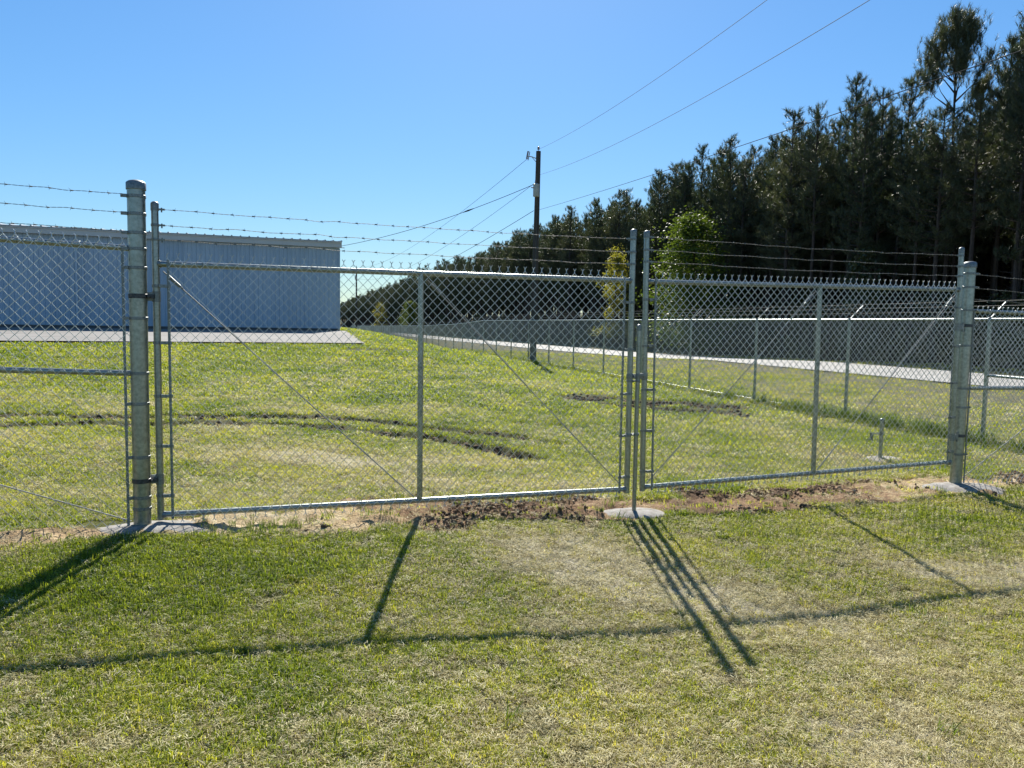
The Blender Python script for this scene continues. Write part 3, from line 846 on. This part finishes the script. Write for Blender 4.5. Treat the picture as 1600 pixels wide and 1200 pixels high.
# ------------------------------------------------------------------ utility poles and wires
def utility_pole(label, x, y, z, h, lean=(0.0, 0.0), detail=True):
    t = thing('utility_pole', label, 'utility pole', (x, y, z), 0)
    lx, ly = lean
    ax = lambda q: np.array([lx * q / h, ly * q / h, q])
    mb = MB(); mb.tube([ax(-.3), ax(h * .5), ax(h)], [.155, .13, .105], 16); mb.build('pole_shaft', 'pole', t, True)
    mb = MB(); c = ax(h); mb.tube([c, c + [0, 0, .12]], .012, 6); mb.lathe([(.02, .06), (.06, .08), (.045, .12), (.06, .15), (.04, .19), (.01, .21)], c, 10); mb.build('top_insulator', 'porcelain', t, True)
    mb = MB(); c = ax(h - .35)
    mb.tube([c, c + [-.30, -.02, .10], c + [-.46, -.02, .12]], .022, 6); mb.tube([c + [-.3, -.02, .10], c + [-.1, 0, -.12]], .014, 6)
    mb.build('bracket', 'grey', t)
    mb = MB(); c2 = c + np.array([-.46, -.02, 0.12]); mb.tube([c2 + [0, 0, .22], c2 + [-.06, 0, -.12]], .035, 8); mb.tube([c2 + [.07, 0, .16], c2 + [.0, 0, -.18]], .02, 6); mb.tube([c2 + [0, 0, .2], c2 + [.09, 0, .18]], .014, 6); mb.build('fuse_cutout', 'porcelain', t)
    c = ax(h - 1.75)
    mb = MB(); mb.lathe([(.02, -.30), (.13, -.29), (.14, -.27), (.14, .20), (.15, .21), (.15, .24), (.05, .29), (.01, .30)], c + [-.06, -.27, 0], 16); tr = mb.build('transformer', 'grey', t, True)
    mb = MB(); mb.tube([c + [-.10, -.27, .28], c + [-.10, -.27, .46]], [.035, .02], 8); mb.tube([c + [-.2, -.27, .1], c + [-.28, -.30, .1]], .025, 8); mb.build('bushing', 'porcelain', tr)
    mb = MB(); mb.box(c + [-.03, -.11, .12], (.06, .10, .04)); mb.box(c + [-.03, -.11, -.15], (.06, .10, .04)); mb.build('mounting_lug', 'grey', t)
    mb = MB(); mb.tube([ax(.1) + [.0, -.15, 0], ax(h - 2.2) + [0, -.125, 0]], .012, 6); mb.build('ground_wire', 'conductor', t)
    return t
PZ = ground_z(.93, 35)
utility_pole('dark wooden utility pole by the perimeter fence carrying a grey transformer', .93, 35.0, PZ, 9.32 - PZ, (.09, 0))
fz = ground_z(-25.4, 125)
utility_pole('distant utility pole against the pale sky beside the hangar corner', -25.4, 125.0, fz, 10.4 - fz)
def power_line(label, pts, r, m, cat='cable', extra=None):
    mb = MB(); mb.tube(pts, r, 5)
    if extra is not None:
        k = extra
        mb.tube([pts[k - 1], pts[k], pts[k + 1]], [r * 1.2, r * 3, r * 1.2], 6)
    o = thing('power_line', label, cat, me=mb.mesh('power_line', m))
    o['group'] = 'overhead lines on the utility pole'
    return o
s = np.linspace(0, 58, 60)
def span(x0, z0, sx, a, b_): return np.stack([x0 + sx * s, 35.0 - s, z0 - a * s + b_ * s * s], -1)
power_line('highest bare overhead wire from the pole top to the upper frame edge', span(1.02, 9.40, .183, .124, .0021), .0055, 'conductor')
power_line('second overhead wire leaving the pole below its top towards the upper right', span(1.10, 8.29, .178, .127, .00212), .0055, 'conductor')
power_line('lowest thick cable crossing in front of the pine tops', span(1.08, 6.74, .18, .085, .0004), .007, 'cable')
def to_far(p0, p1, sag, n=40):
    t = np.linspace(0, 1, n); q = np.array(p0) * (1 - t[:, None]) + np.array(p1) * t[:, None]; q[:, 2] -= sag * 4 * t * (1 - t); return q
power_line('faint highest wire from the pole bracket to the distant pole', to_far((.55, 35, 9.0), (-25.4, 125, 10.4), 1.4), .009, 'conductor')
power_line('faint middle wire from the transformer to the distant pole', to_far((.85, 35, 7.9), (-25.4, 125, 8.6), 1.6), .009, 'conductor')
power_line('low cable from the pole passing behind the tree tops to the distant pole', to_far((.85, 35, 6.7), (-25.4, 125, 7.0), 1.3), .012, 'cable')
power_line('service drop cable with a splice from the transformer to the hangar roof corner', to_far((.80, 34.75, 7.8), (-10.0, 44.85, 5.95), .30), .013, 'cable', extra=11)

# ------------------------------------------------------------------ pine trees
def quads_from(o, d, s, L0, W0):
    """pointed blades: o origin, d direction, s side (all (n,3)); returns verts (n*3), tris"""
    v = np.stack([o - s * W0[:, None] * .5, o + s * W0[:, None] * .5, o + d * L0[:, None]], 1).reshape(-1, 3)
    f = np.arange(len(v)).reshape(-1, 3)
    return v, f
def unit(v): return v / (np.linalg.norm(v, axis=-1, keepdims=True) + 1e-9)
def needles(tips, dirs, rs, per=16, L0=.31, W0=.018):
    n = len(tips)
    o = np.repeat(tips, per, 0); d = np.repeat(dirs, per, 0)
    o = o - d * rs.uniform(0, .30, (n * per, 1))
    dd = unit(d * rs.uniform(.6, 1.4, (n * per, 1)) + rs.normal(0, .48, (n * per, 3)))
    s = unit(np.cross(dd, rs.normal(0, 1, (n * per, 3))))
    return quads_from(o, dd, s, L0 * rs.uniform(.6, 1.2, n * per), W0 * rs.uniform(.7, 1.3, n * per))
def tube_np(mb, pts, r, n): mb.tube(pts, r, n, cap=False)
def make_pine(seed, H=17.0, cb=.42, spread=2.3, open_crown=False, per=25):
    rs = np.random.default_rng(seed)
    mb = MB()
    zz = np.linspace(0, H, 12)
    wob = np.cumsum(rs.normal(0, .05, (12, 2)), 0); wob -= wob[0]
    axis_pts = np.column_stack([wob, zz])
    rad = np.interp(zz, [0, .4, H * .6, H], [.19, .15, .09, .02])
    tube_np(mb, axis_pts - np.array([0, 0, .2]) * (zz[:, None] == 0), rad, 7)
    at = lambda z: np.array([np.interp(z, zz, axis_pts[:, 0]), np.interp(z, zz, axis_pts[:, 1]), z])
    tips, dirs = [], []
    z = H * cb
    # a few dead stubs below the crown
    for k in range(7):
        q = rs.uniform(H * .15, H * cb); an = rs.uniform(0, 6.28); Ls = rs.uniform(.4, 1.3)
        tube_np(mb, [at(q), at(q) + [Ls * math.cos(an), Ls * math.sin(an), rs.uniform(-.1, .25)]], [.018, .006], 3)
    while z < H - .25:
        f = (z - H * cb) / (H * (1 - cb))
        if open_crown: Lmax = spread * (1.0 if f < .3 else 1.15 - .95 * f)
        else: Lmax = spread * min(1, .45 + 2.2 * f) * (1 - f) ** .62 + .22
        for q in range(rs.integers(4, 7) if not open_crown else (2 if f < .35 else 4)):
            an = rs.uniform(0, 6.28); Ls = Lmax * rs.uniform(.55, 1.12)
            up = rs.uniform(.15, .5) + .5 * f + (.75 if open_crown else 0)
            d0 = np.array([math.cos(an), math.sin(an), up * .7]); d1 = np.array([math.cos(an + rs.normal(0, .2)), math.sin(an + rs.normal(0, .2)), up * 1.5])
            b0 = at(z); p1 = b0 + d0 * Ls * .55; p2 = p1 + d1 * Ls * .5
            tube_np(mb, [b0, p1, p2], [.035 * (1.3 - f) * (1.5 if open_crown else 1), .02, .008], 4)
            nt_ = max(3, int(Ls * (6.0 if not open_crown else 11)))
            for u in np.linspace(.28 if not open_crown else .62, 1.0, nt_):
                c = b0 * (1 - u) ** 2 + 2 * u * (1 - u) * p1 + u * u * p2
                tw = unit((p2 - p1) * .6 / (np.linalg.norm(p2 - p1)) + rs.normal(0, .6, 3) + np.array([0, 0, .35]))
                Lt = rs.uniform(.12, .5) * (1.2 - .4 * u)
                e = c + tw * Lt if u < 1 else p2
                tips.append(e); dirs.append(unit(tw * .6 + np.array([0, 0, .8])))
                if open_crown:
                    for _ in range(3):
                        tips.append(c + rs.normal(0, .26, 3)); dirs.append(unit(tw * .5 + np.array([0, 0, .8])))
                if rs.random() < .6:
                    tips.append(c + tw * Lt * .5); dirs.append(tw)
        z += rs.uniform(.36, .58) * (.95 if open_crown else 1)
    for k in range(6):
        tips.append(at(H - .08 * k) + rs.normal(0, .03, 3)); dirs.append(np.array([0, 0, 1.]) + rs.normal(0, .15, 3))
    v, f = needles(np.array(tips), unit(np.array(dirs)), rs, per)
    return mb.mesh('trunk', 'bark', True), np_mesh('crown', v, f, 'needle')
PINES = [make_pine(40 + k, H=17.0, cb=[.40, .48, .36, .52, .44, .33, .46][k], spread=[2.1, 2.3, 1.9, 2.2, 2.5, 2.0, 1.8][k]) for k in range(7)]
OPEN_PINE = make_pine(91, H=17.0, cb=.745, spread=2.3, open_crown=True, per=24)
rs = np.random.default_rng(5)
placed = []
def pine_positions(row, y0, y1, step):
    y = y0 + rs.uniform(0, step)
    out = []
    while y < y1:
        out.append((woods_x(y) + row * 2.9 + rs.normal(0, .55) + (rs.uniform(0, 1.2) if row == 0 else 0), y)); y += step * rs.uniform(.75, 1.3)
    return out
indiv = []
indiv += [(p, 0) for p in pine_positions(0, 27, 150, 2.3)] + [(p, 1) for p in pine_positions(1, 26, 150, 2.3)] + [(p, 2) for p in pine_positions(2, 25, 140, 2.4)]
indiv += [(p, 0) for p in pine_positions(0, 150, 300, 2.7)]
indiv += [(p, 3) for p in pine_positions(3, 25, 62, 2.4)]
def pine_thing(i, x, y, sxy, sz, k, label, group, mesh=None):
    tr, cr = mesh or PINES[k]
    t = thing('pine_tree', label, 'pine tree', (x, y, ground_z(x, y) - .1), rs.uniform(0, 6.28), group)
    t.scale = (sxy, sxy, sz)
    link('trunk', tr, t); link('crown', cr, t)
    return t
TALL = (27.1, 48.8)
cnt = 0
for (x, y), row in indiv:
    if math.hypot(x - TALL[0], y - TALL[1]) < 1.9 and row < 2: continue
    if cnt >= 292: break
    hgt = rs.normal(1.05, .07) if row else rs.normal(1.02, .09)
    hgt = min(max(hgt, .78), 1.17) * (1.05 if y < 58 else 1.0)
    if abs(x / y - TALL[0] / TALL[1]) < .045 and row < 4: hgt = min(hgt, 1.0) * .88
    if row == 0: lab, grp = 'tall dark pine in the front rank of the wood beside the road', 'pines in the front rank of the wood'
    else: lab, grp = 'tall dark pine standing within the wood behind the front rank', 'pines behind the front rank of the wood'
    pine_thing(cnt, x, y, rs.uniform(.9, 1.2), hgt, rs.integers(0, 7), lab, grp)
    cnt += 1
pine_thing(0, *TALL, 1.12, 1.20, 0, 'tallest pine in the wood, open spreading crown above its neighbours', None, OPEN_PINE)

# ------------------------------------------------------------------ scatter helper (geometry nodes), only for stuff
def scatter(name, label, pts, rot, scale, tint, index, sources):
    me = bpy.data.meshes.new(name)
    me.vertices.add(len(pts)); me.vertices.foreach_set('co', np.ascontiguousarray(pts, np.float32).ravel())
    for nm, ty, val, key in (('rot', 'FLOAT_VECTOR', rot, 'vector'), ('scl', 'FLOAT_VECTOR', scale, 'vector'), ('tint', 'FLOAT', tint, 'value'), ('pick', 'INT', index, 'value')):
        a = me.attributes.new(nm, ty, 'POINT'); a.data.foreach_set(key, np.ascontiguousarray(val, np.int32 if ty == 'INT' else np.float32).ravel())
    o = link(name, me); o['kind'] = 'stuff'; o['label'] = label
    g = bpy.data.node_groups.new(name, 'GeometryNodeTree')
    g.interface.new_socket('Geometry', in_out='INPUT', socket_type='NodeSocketGeometry'); g.interface.new_socket('Geometry', in_out='OUTPUT', socket_type='NodeSocketGeometry')
    N, Lk = g.nodes, g.links.new
    gi, go = N.new('NodeGroupInput'), N.new('NodeGroupOutput')
    jn = N.new('GeometryNodeJoinGeometry')
    for me_s in sources[::-1]:
        src = bpy.data.objects.new('source', me_s)
        oi = N.new('GeometryNodeObjectInfo'); oi.inputs['Object'].default_value = src; oi.inputs['As Instance'].default_value = True
        Lk(oi.outputs['Geometry'], jn.inputs[0])
    ip = N.new('GeometryNodeInstanceOnPoints'); ip.inputs['Pick Instance'].default_value = True
    def na(nm, ty):
        a = N.new('GeometryNodeInputNamedAttribute'); a.data_type = ty; a.inputs[0].default_value = nm; return a.outputs[0]
    Lk(gi.outputs[0], ip.inputs['Points']); Lk(jn.outputs[0], ip.inputs['Instance'])
    Lk(na('pick', 'INT'), ip.inputs['Instance Index']); Lk(na('scl', 'FLOAT_VECTOR'), ip.inputs['Scale'])
    er = N.new('FunctionNodeEulerToRotation'); Lk(na('rot', 'FLOAT_VECTOR'), er.inputs[0]); Lk(er.outputs[0], ip.inputs['Rotation'])
    Lk(ip.outputs[0], go.inputs[0])
    md = o.modifiers.new('scatter', 'NODES'); md.node_group = g
    return o

# deeper and far-off pines that read as one mass
def joined(tr, cr):
    n1, n2 = len(tr.vertices), len(cr.vertices)
    me = bpy.data.meshes.new('pine_mass')
    vs = [tuple(v.co) for v in tr.vertices]
    fs = [tuple(p.vertices) for p in tr.polygons]
    c2 = np.empty(n2 * 3, np.float32); cr.vertices.foreach_get('co', c2)
    vs += c2.reshape(-1, 3).tolist(); fs += (np.arange(n2).reshape(-1, 3) + n1).tolist()
    me.from_pydata(vs, [], fs)
    me.materials.append(M['bark']); me.materials.append(M['needle'])
    mi = np.zeros(len(fs), np.int32); mi[len(tr.polygons):] = 1
    me.polygons.foreach_set('material_index', mi)
    return me
MASS = [joined(*PINES[k]) for k in (0, 2, 4, 5)]
far = []
for row in range(3, 22): far += pine_positions(row, 62 if row == 3 else 18, 160, 2.6)
for row in range(1, 7): far += pine_positions(row, 150 if row > 2 else 140, 620, 3.2 if row < 4 else 4.0)
far += pine_positions(0, 300, 700, 3.0)
far = np.array(far)
fpz = terrain(far[:, 0], far[:, 1], False) - .1
n = len(far)
sc_h = np.clip(rs.normal(1.03, .07, n), .8, 1.14); sxy = rs.uniform(.95, 1.3, n)
scatter('pine_woods', 'deep mass of dark pines behind the front ranks and far down the road', np.column_stack([far, fpz]), np.column_stack([np.zeros(n), np.zeros(n), rs.uniform(0, 6.28, n)]),
        np.column_stack([sxy, sxy, sc_h]), rs.random(n), rs.integers(0, 4, n), MASS)

# ------------------------------------------------------------------ broadleaf trees and understorey at the wood's edge
def make_broadleaf(seed, H, Rw, m, nleaf=5200, leaf=.17, clumps=60, zlo=.12, shape=1.0):
    rs_ = np.random.default_rng(seed)
    mb = MB()
    mb.tube([(0, 0, -.2), (.05, .02, H * .3), (.0, .1, H * .62), (.05, 0, H * .9)], [.11, .085, .05, .015], 7, cap=False)
    cs = []
    for k in range(clumps):
        f = rs_.uniform(zlo, 1) ** .9
        w = Rw * (math.sin(math.pi * min(1, (f * .86 + .14)) ** .8) ** .6) if shape == 1.0 else Rw * (1.08 - f) ** .8 * min(1, .55 + 2 * f)
        w *= rs_.uniform(.55, 1.2)
        an = rs_.uniform(0, 6.28); rr = w * math.sqrt(rs_.uniform(.08, 1))
        c = np.array([rr * math.cos(an), rr * math.sin(an), H * f]); cs.append(c)
        b0 = np.array([0, 0, H * max(.1, f - .22)])
        if k % 2 == 0: mb.tube([b0, (b0 + c) / 2 + [0, 0, .1], c], [.028, .016, .005], 4, cap=False)
    cs = np.array(cs)
    pick = rs_.integers(0, clumps, nleaf)
    sg = (Rw * .13) * rs_.uniform(.5, 1.6, clumps)
    o = cs[pick] + rs_.normal(0, 1, (nleaf, 3)) * sg[pick][:, None] * np.array([1, 1, .8])
    d = unit(rs_.normal(0, 1, (nleaf, 3)) + np.array([0, 0, -.3])); s_v = unit(np.cross(d, rs_.normal(0, 1, (nleaf, 3))))
    Lf = leaf * rs_.uniform(.6, 1.3, nleaf)[:, None]
    v = np.stack([o, o + d * Lf * .5 + s_v * Lf * .32, o + d * Lf, o + d * Lf * .5 - s_v * Lf * .32], 1).reshape(-1, 3)
    v[:, 2] = np.maximum(v[:, 2], .02)
    return mb.mesh('trunk', 'bark', True), np_mesh('crown', v, np.arange(len(v)).reshape(-1, 4), m)
def leafy_thing(name, label, cat, pos, meshes, scale=1, group=None):
    t = thing(name, label, cat, (pos[0], pos[1], ground_z(*pos) - .05), rs.uniform(0, 6.28), group)
    t.scale = (scale,) * 3 if isinstance(scale, (int, float)) else scale
    link('trunk', meshes[0], t); link('crown', meshes[1], t)
    return t
LIME = make_broadleaf(3, 12.4, 4.0, 'lime', 17000, .20, 130, .06, 2.0)
YEL = make_broadleaf(5, 10.4, 2.1, 'yellowleaf', 7000, .18, 65)
BUSH = [make_broadleaf(60 + k, 4.2, 1.7, 'bushleaf', 2600, .19, 40, .03) for k in range(4)]
def edge(px_ratio, off):   # point on the wood's edge seen in a given direction x/y, off metres in front
    y = (38.0 - off) / (px_ratio + .285)
    return (px_ratio * y, y)
leafy_thing('lime_tree', 'bright lime green broadleaf tree standing before the dark pines right of the gate centre', 'tree', edge(.232, 4.0), LIME, (1.32, 1.32, .94))
leafy_thing('young_tree', 'small yellowish tree left of the gate centre, behind the latch stiles', 'tree', edge(.133, 4.0), YEL)
leafy_thing('young_tree', 'rounded lime green tree far down the wood edge, seen beside the left brace', 'tree', edge(-.134, 5.0), LIME, (.95, .95, .72))
leafy_thing('young_tree', 'reddish yellow sapling far away near the hangar corner', 'tree', edge(-.172, 5.0), YEL, (1.6, 1.6, 1.0))
leafy_thing('young_tree', 'grey green broadleaf tree among pine trunks above the right gate leaf', 'tree', edge(.452, 1.0), make_broadleaf(8, 6.4, 1.6, 'bushleaf', 3600, .2, 50), (1, 1, 1.12))
for k in range(46):
    y = 30 + 210 * (k / 46) ** 1.7 + rs.uniform(-1, 1)
    x = woods_x(y) + rs.uniform(-.5, 3.5) + (1.5 if k % 2 else 0)
    sc_ = rs.uniform(.6, 1.25)
    leafy_thing('understory_shrub', 'dark leafy shrub under the pines along the wood edge', 'shrub', (x, y), BUSH[k % 4], (sc_ * 1.1, sc_ * 1.1, sc_), 'shrubs along the wood edge')
# dense low growth deeper inside the wood
nb = 1100
yb = 18 + 420 * rs.random(nb) ** 1.8
xb = woods_x(yb) + rs.uniform(3, 48, nb)
scatter('undergrowth', 'dense dark undergrowth between the pine trunks', np.column_stack([xb, yb, terrain(xb, yb, False) - .05]), np.column_stack([np.zeros(nb), np.zeros(nb), rs.uniform(0, 6.28, nb)]),
        np.column_stack([rs.uniform(.8, 1.5, nb)] * 2 + [rs.uniform(.5, 1.2, nb)]), rs.random(nb), rs.integers(0, 4, nb), [joined_ for joined_ in [b_[1] for b_ in BUSH]])

# ------------------------------------------------------------------ grass, thatch, clods
def tuft(seed, n, rad, L0, W0, lean, m, flat=False):
    rs_ = np.random.default_rng(seed)
    V, Fc = [], []
    for k in range(n):
        an = rs_.uniform(0, 6.28); rr = rad * math.sqrt(rs_.random())
        o = np.array([rr * math.cos(an), rr * math.sin(an), 0])
        a2 = rs_.uniform(0, 6.28); h = np.array([math.cos(a2), math.sin(a2), 0]); sd = np.array([-h[1], h[0], 0])
        Ln = L0 * rs_.uniform(.5, 1.25); w = W0 * rs_.uniform(.7, 1.3)
        if flat:
            o = o + [0, 0, rs_.uniform(.001, .02)]
            p = [o, o + h * Ln * .5 + [0, 0, rs_.uniform(0, .008)], o + h * Ln + [0, 0, rs_.uniform(-.004, .006)]]
            sd = unit(sd + np.array([0, 0, rs_.normal(0, .5)]))
        else:
            le = lean * rs_.uniform(.2, 1.3)
            p = [o, o + (h * le * .35 + np.array([0, 0, .6])) * Ln, o + (h * le + np.array([0, 0, .95 - .35 * le])) * Ln]
        i = len(V)
        V += [p[0] - sd * w * .5, p[0] + sd * w * .5, p[1] + sd * w * .42, p[1] - sd * w * .42, p[2]]
        Fc += [(i, i + 1, i + 2), (i, i + 2, i + 3), (i + 3, i + 2, i + 4)]
    return np_mesh('tuft', np.array(V), np.array(Fc), m)
GT = [tuft(1 + k, 16, .040, [.021, .026, .030, .036][k], .0032, [1.3, 1.1, 1.0, .9][k], 'blade') for k in range(4)]
GFAR = [tuft(11 + k, 22, .11, .045, .0085, 1.1, 'blade') for k in range(3)]
ST = [tuft(21 + k, 20, .05, .024, .0027, .5, 'straw', True) for k in range(4)]
TG = [tuft(31 + k, 26, .10, .19, .008, .7, 'tallgrass') for k in range(3)]
def free(x, y):
    ok = np.ones(len(x), bool)
    for cx, cy, a, b_ in FOOT: ok &= ((x - cx) / a) ** 2 + ((y - cy) / b_) ** 2 > 1.0
    a_, w_ = -(x - HB[0]) * GD[0] - (y - HB[1]) * GD[1], -(x - HB[0]) * HN[0] - (y - HB[1]) * HN[1]
    ok &= ~((a_ > np.interp(w_, [0, 18.45], [-.55, 1.25])) & (w_ < 18.55) & (w_ > -17))
    ok &= ~((x > road_x(y) - .05) & (x < road_x(y) + 6.95))
    return ok
def spread_pts(y0, y1, dens, slope=.78, pad=2.3, xmax=None):
    """random points over a trapezium of ground, dens per square metre"""
    area = (y1 - y0) * (slope * (y0 + y1) + 2 * pad)
    n = int(area * dens)
    y = np.sqrt(rs.random(n) * ((y1 + pad / slope) ** 2 - (y0 + pad / slope) ** 2) + (y0 + pad / slope) ** 2) - pad / slope
    x = (rs.random(n) * 2 - 1) * (slope * y + pad)
    return x, y
def grass_layer(name, label, bands, src, straw=False, scale=(.7, 1.25)):
    PX, PY, S = [], [], []
    for y0, y1, dens, s0 in bands:
        x, y = spread_pts(y0, y1, dens); PX.append(x); PY.append(y); S.append(np.full(len(x), s0))
    x, y, s0 = np.concatenate(PX), np.concatenate(PY), np.concatenate(S)
    dry, di, ru = dry_mask(x, y), dirt_mask(x, y), rut_mask(x, y, 1.35)
    fine = fbm(x, y, 5.5, 51, 3)
    if straw: keep = rs.random(len(x)) < np.clip(.0 + 1.0 * dry, .04, 1) * (1 - .85 * di) * np.clip(1.2 - sstep(7, 22, y), .1, 1)
    else: keep = rs.random(len(x)) < np.clip(1.2 - .85 * dry - 3.2 * np.clip(.50 - fine, 0, 1), .05, 1) * (1 - .97 * np.clip(di * 1.3, 0, 1))
    keep &= (rs.random(len(x)) > ru * 2.4) & free(x, y) & (x < woods_x(y) - 1)
    keep &= rs.random(len(x)) > .6 * sstep(.3, 2, x - fence_x(y))
    keep &= rs.random(len(x)) > (.62 if straw else .78) * sstep(.62, .95, dry)
    x, y, s0, dry, fine = x[keep], y[keep], s0[keep], dry[keep], fine[keep]
    z = terrain(x, y) - .002
    n = len(x)
    sc_ = s0 * rs.uniform(*scale, n)
    if not straw: sc_ *= (1.15 - .45 * dry)
    tint = np.clip(.12 + .5 * dry + .45 * (fbm(x, y, 1.6, 61) - .3) + rs.normal(0, .13, n), 0, 1) if not straw else rs.random(n)
    rot = np.column_stack([rs.normal(0, .12, n), rs.normal(0, .12, n), rs.uniform(0, 6.28, n)])
    return scatter(name, label, np.column_stack([x, y, z]), rot, np.column_stack([sc_] * 3), tint, rs.integers(0, len(src), n), src)
grass_layer('lawn_grass', 'short yellow green grass blades in the foreground and around the gate', [(2.1, 4.2, 2500, 1.0), (4.2, 6.6, 1700, 1.1), (6.6, 9.5, 900, 1.35), (9.5, 13, 300, 1.8)], GT)
grass_layer('field_grass', 'mown grass of the field between the gate and the hangar', [(7.5, 13, 170, .85), (13, 20, 150, 1.2), (20, 32, 70, 1.6), (32, 60, 20, 2.2)], GFAR)
grass_layer('dry_straw', 'pale dead thatch lying between the grass blades', [(2.1, 4.2, 2700, 1.0), (4.2, 6.6, 1900, 1.1), (6.6, 9.5, 800, 1.4), (9.5, 14, 300, 2.0), (14, 22, 90, 3.0)], ST, True)
# unmown strip along the perimeter fence and tufts at the posts
yy = 9.3 + 9 * rs.random(420) ** 1.3
xx = fence_x(yy) + rs.normal(-.1, .24, len(yy))
k_ = rs.random(len(yy)) < .3 + .7 * sstep(.4, .6, fbm(xx, yy, .8, 71)); xx, yy = xx[k_], yy[k_]
n = len(xx)
sc_ = rs.uniform(.5, 1.35, n)
scatter('tall_grass', 'taller unmown grass along the foot of the perimeter fence', np.column_stack([xx, yy, terrain(xx, yy) - .005]), np.column_stack([rs.normal(0, .15, n), rs.normal(0, .15, n), rs.uniform(0, 6.28, n)]),
        np.column_stack([sc_] * 3), np.clip(rs.normal(.4, .2, n), 0, 1), rs.integers(0, 3, n), TG)
# weeds and longer tufts round the posts and here and there in the lawn
t1, s1 = rs.uniform(.5, 1.15, 26), rs.normal(-.22, .08, 26)
t2, s2 = rs.uniform(-2, 8.4, 70), rs.normal(-.05, .35, 70)
wx = np.concatenate([GA[0] + t1 * GD[0] - s1 * GD[1], GA[0] + t2 * GD[0] - s2 * GD[1], rs.uniform(-4, 4, 70)])
wy = np.concatenate([GA[1] + t1 * GD[1] + s1 * GD[0], GA[1] + t2 * GD[1] + s2 * GD[0], rs.uniform(2.4, 9, 70)])
k_ = free(wx, wy); wx, wy = wx[k_], wy[k_]
n = len(wx)
sc_ = rs.uniform(.22, .55, n)
scatter('weeds', 'scattered longer grass tufts and weeds along the gate and in the lawn', np.column_stack([wx, wy, terrain(wx, wy) - .004]), np.column_stack([rs.normal(0, .15, n), rs.normal(0, .15, n), rs.uniform(0, 6.28, n)]),
        np.column_stack([sc_] * 3), np.clip(rs.normal(.5, .2, n), 0, 1), rs.integers(0, 3, n), TG)
def clod(seed):
    rs_ = np.random.default_rng(seed)
    v = np.array([(-1, 0, 0), (1, 0, 0), (0, -1, 0), (0, 1, 0), (0, 0, -.6), (0, 0, .9), (.6, .6, .5), (-.6, .6, .5), (.6, -.6, .5), (-.6, -.6, .5)], float) * rs_.uniform(.6, 1.25, (10, 3))
    f = [(5, 6, 7), (5, 8, 6), (5, 9, 8), (5, 7, 9), (6, 1, 3), (6, 3, 7), (7, 3, 0), (7, 0, 9), (9, 0, 2), (9, 2, 8), (8, 2, 1), (8, 1, 6), (4, 3, 1), (4, 0, 3), (4, 2, 0), (4, 1, 2)]
    return np_mesh('clod', v, np.array(f), 'clod')
CL = [clod(k) for k in range(5)]
x, y = spread_pts(4.2, 11, 2600)
t_, s_ = gate_ts(x, y)
sel = (np.abs(s_) < 1.0) & (rs.random(len(x)) < dirt_mask(x, y) * sstep(.45, .62, fbm(x, y, 1.5, 81) + np.interp(t_, [-4, 0, 1.4, 2.2, 3.6, 5, 6.5, 7.4], [-.16, -.30, -.22, .13, .13, .16, .14, .0]))) & free(x, y)
x1, y1 = x[sel], y[sel]
x, y = spread_pts(8.5, 18, 420)
sel = rs.random(len(x)) < rut_mask(x, y) * .8
x2, y2 = x[sel], y[sel]
xx, yy = np.concatenate([x1, x2]), np.concatenate([y1, y2])
n = len(xx)
sz = .004 + .020 * rs.random(n) ** 3.0
sz[len(x1):] = .010 + .042 * rs.random(len(x2)) ** 2.4
tint = np.clip(rs.normal(.52, .22, n), 0, 1); tint[len(x1):] = np.clip(rs.normal(.22, .15, len(x2)), 0, 1)
scatter('dirt_clods', 'crumbly brown soil clods under the gate and along the wheel ruts', np.column_stack([xx, yy, terrain(xx, yy) + sz * .2]), rs.uniform(0, 6.28, (n, 3)), np.column_stack([sz * rs.uniform(.8, 1.4, n), sz, sz * .9]), tint, rs.integers(0, 5, n), CL)
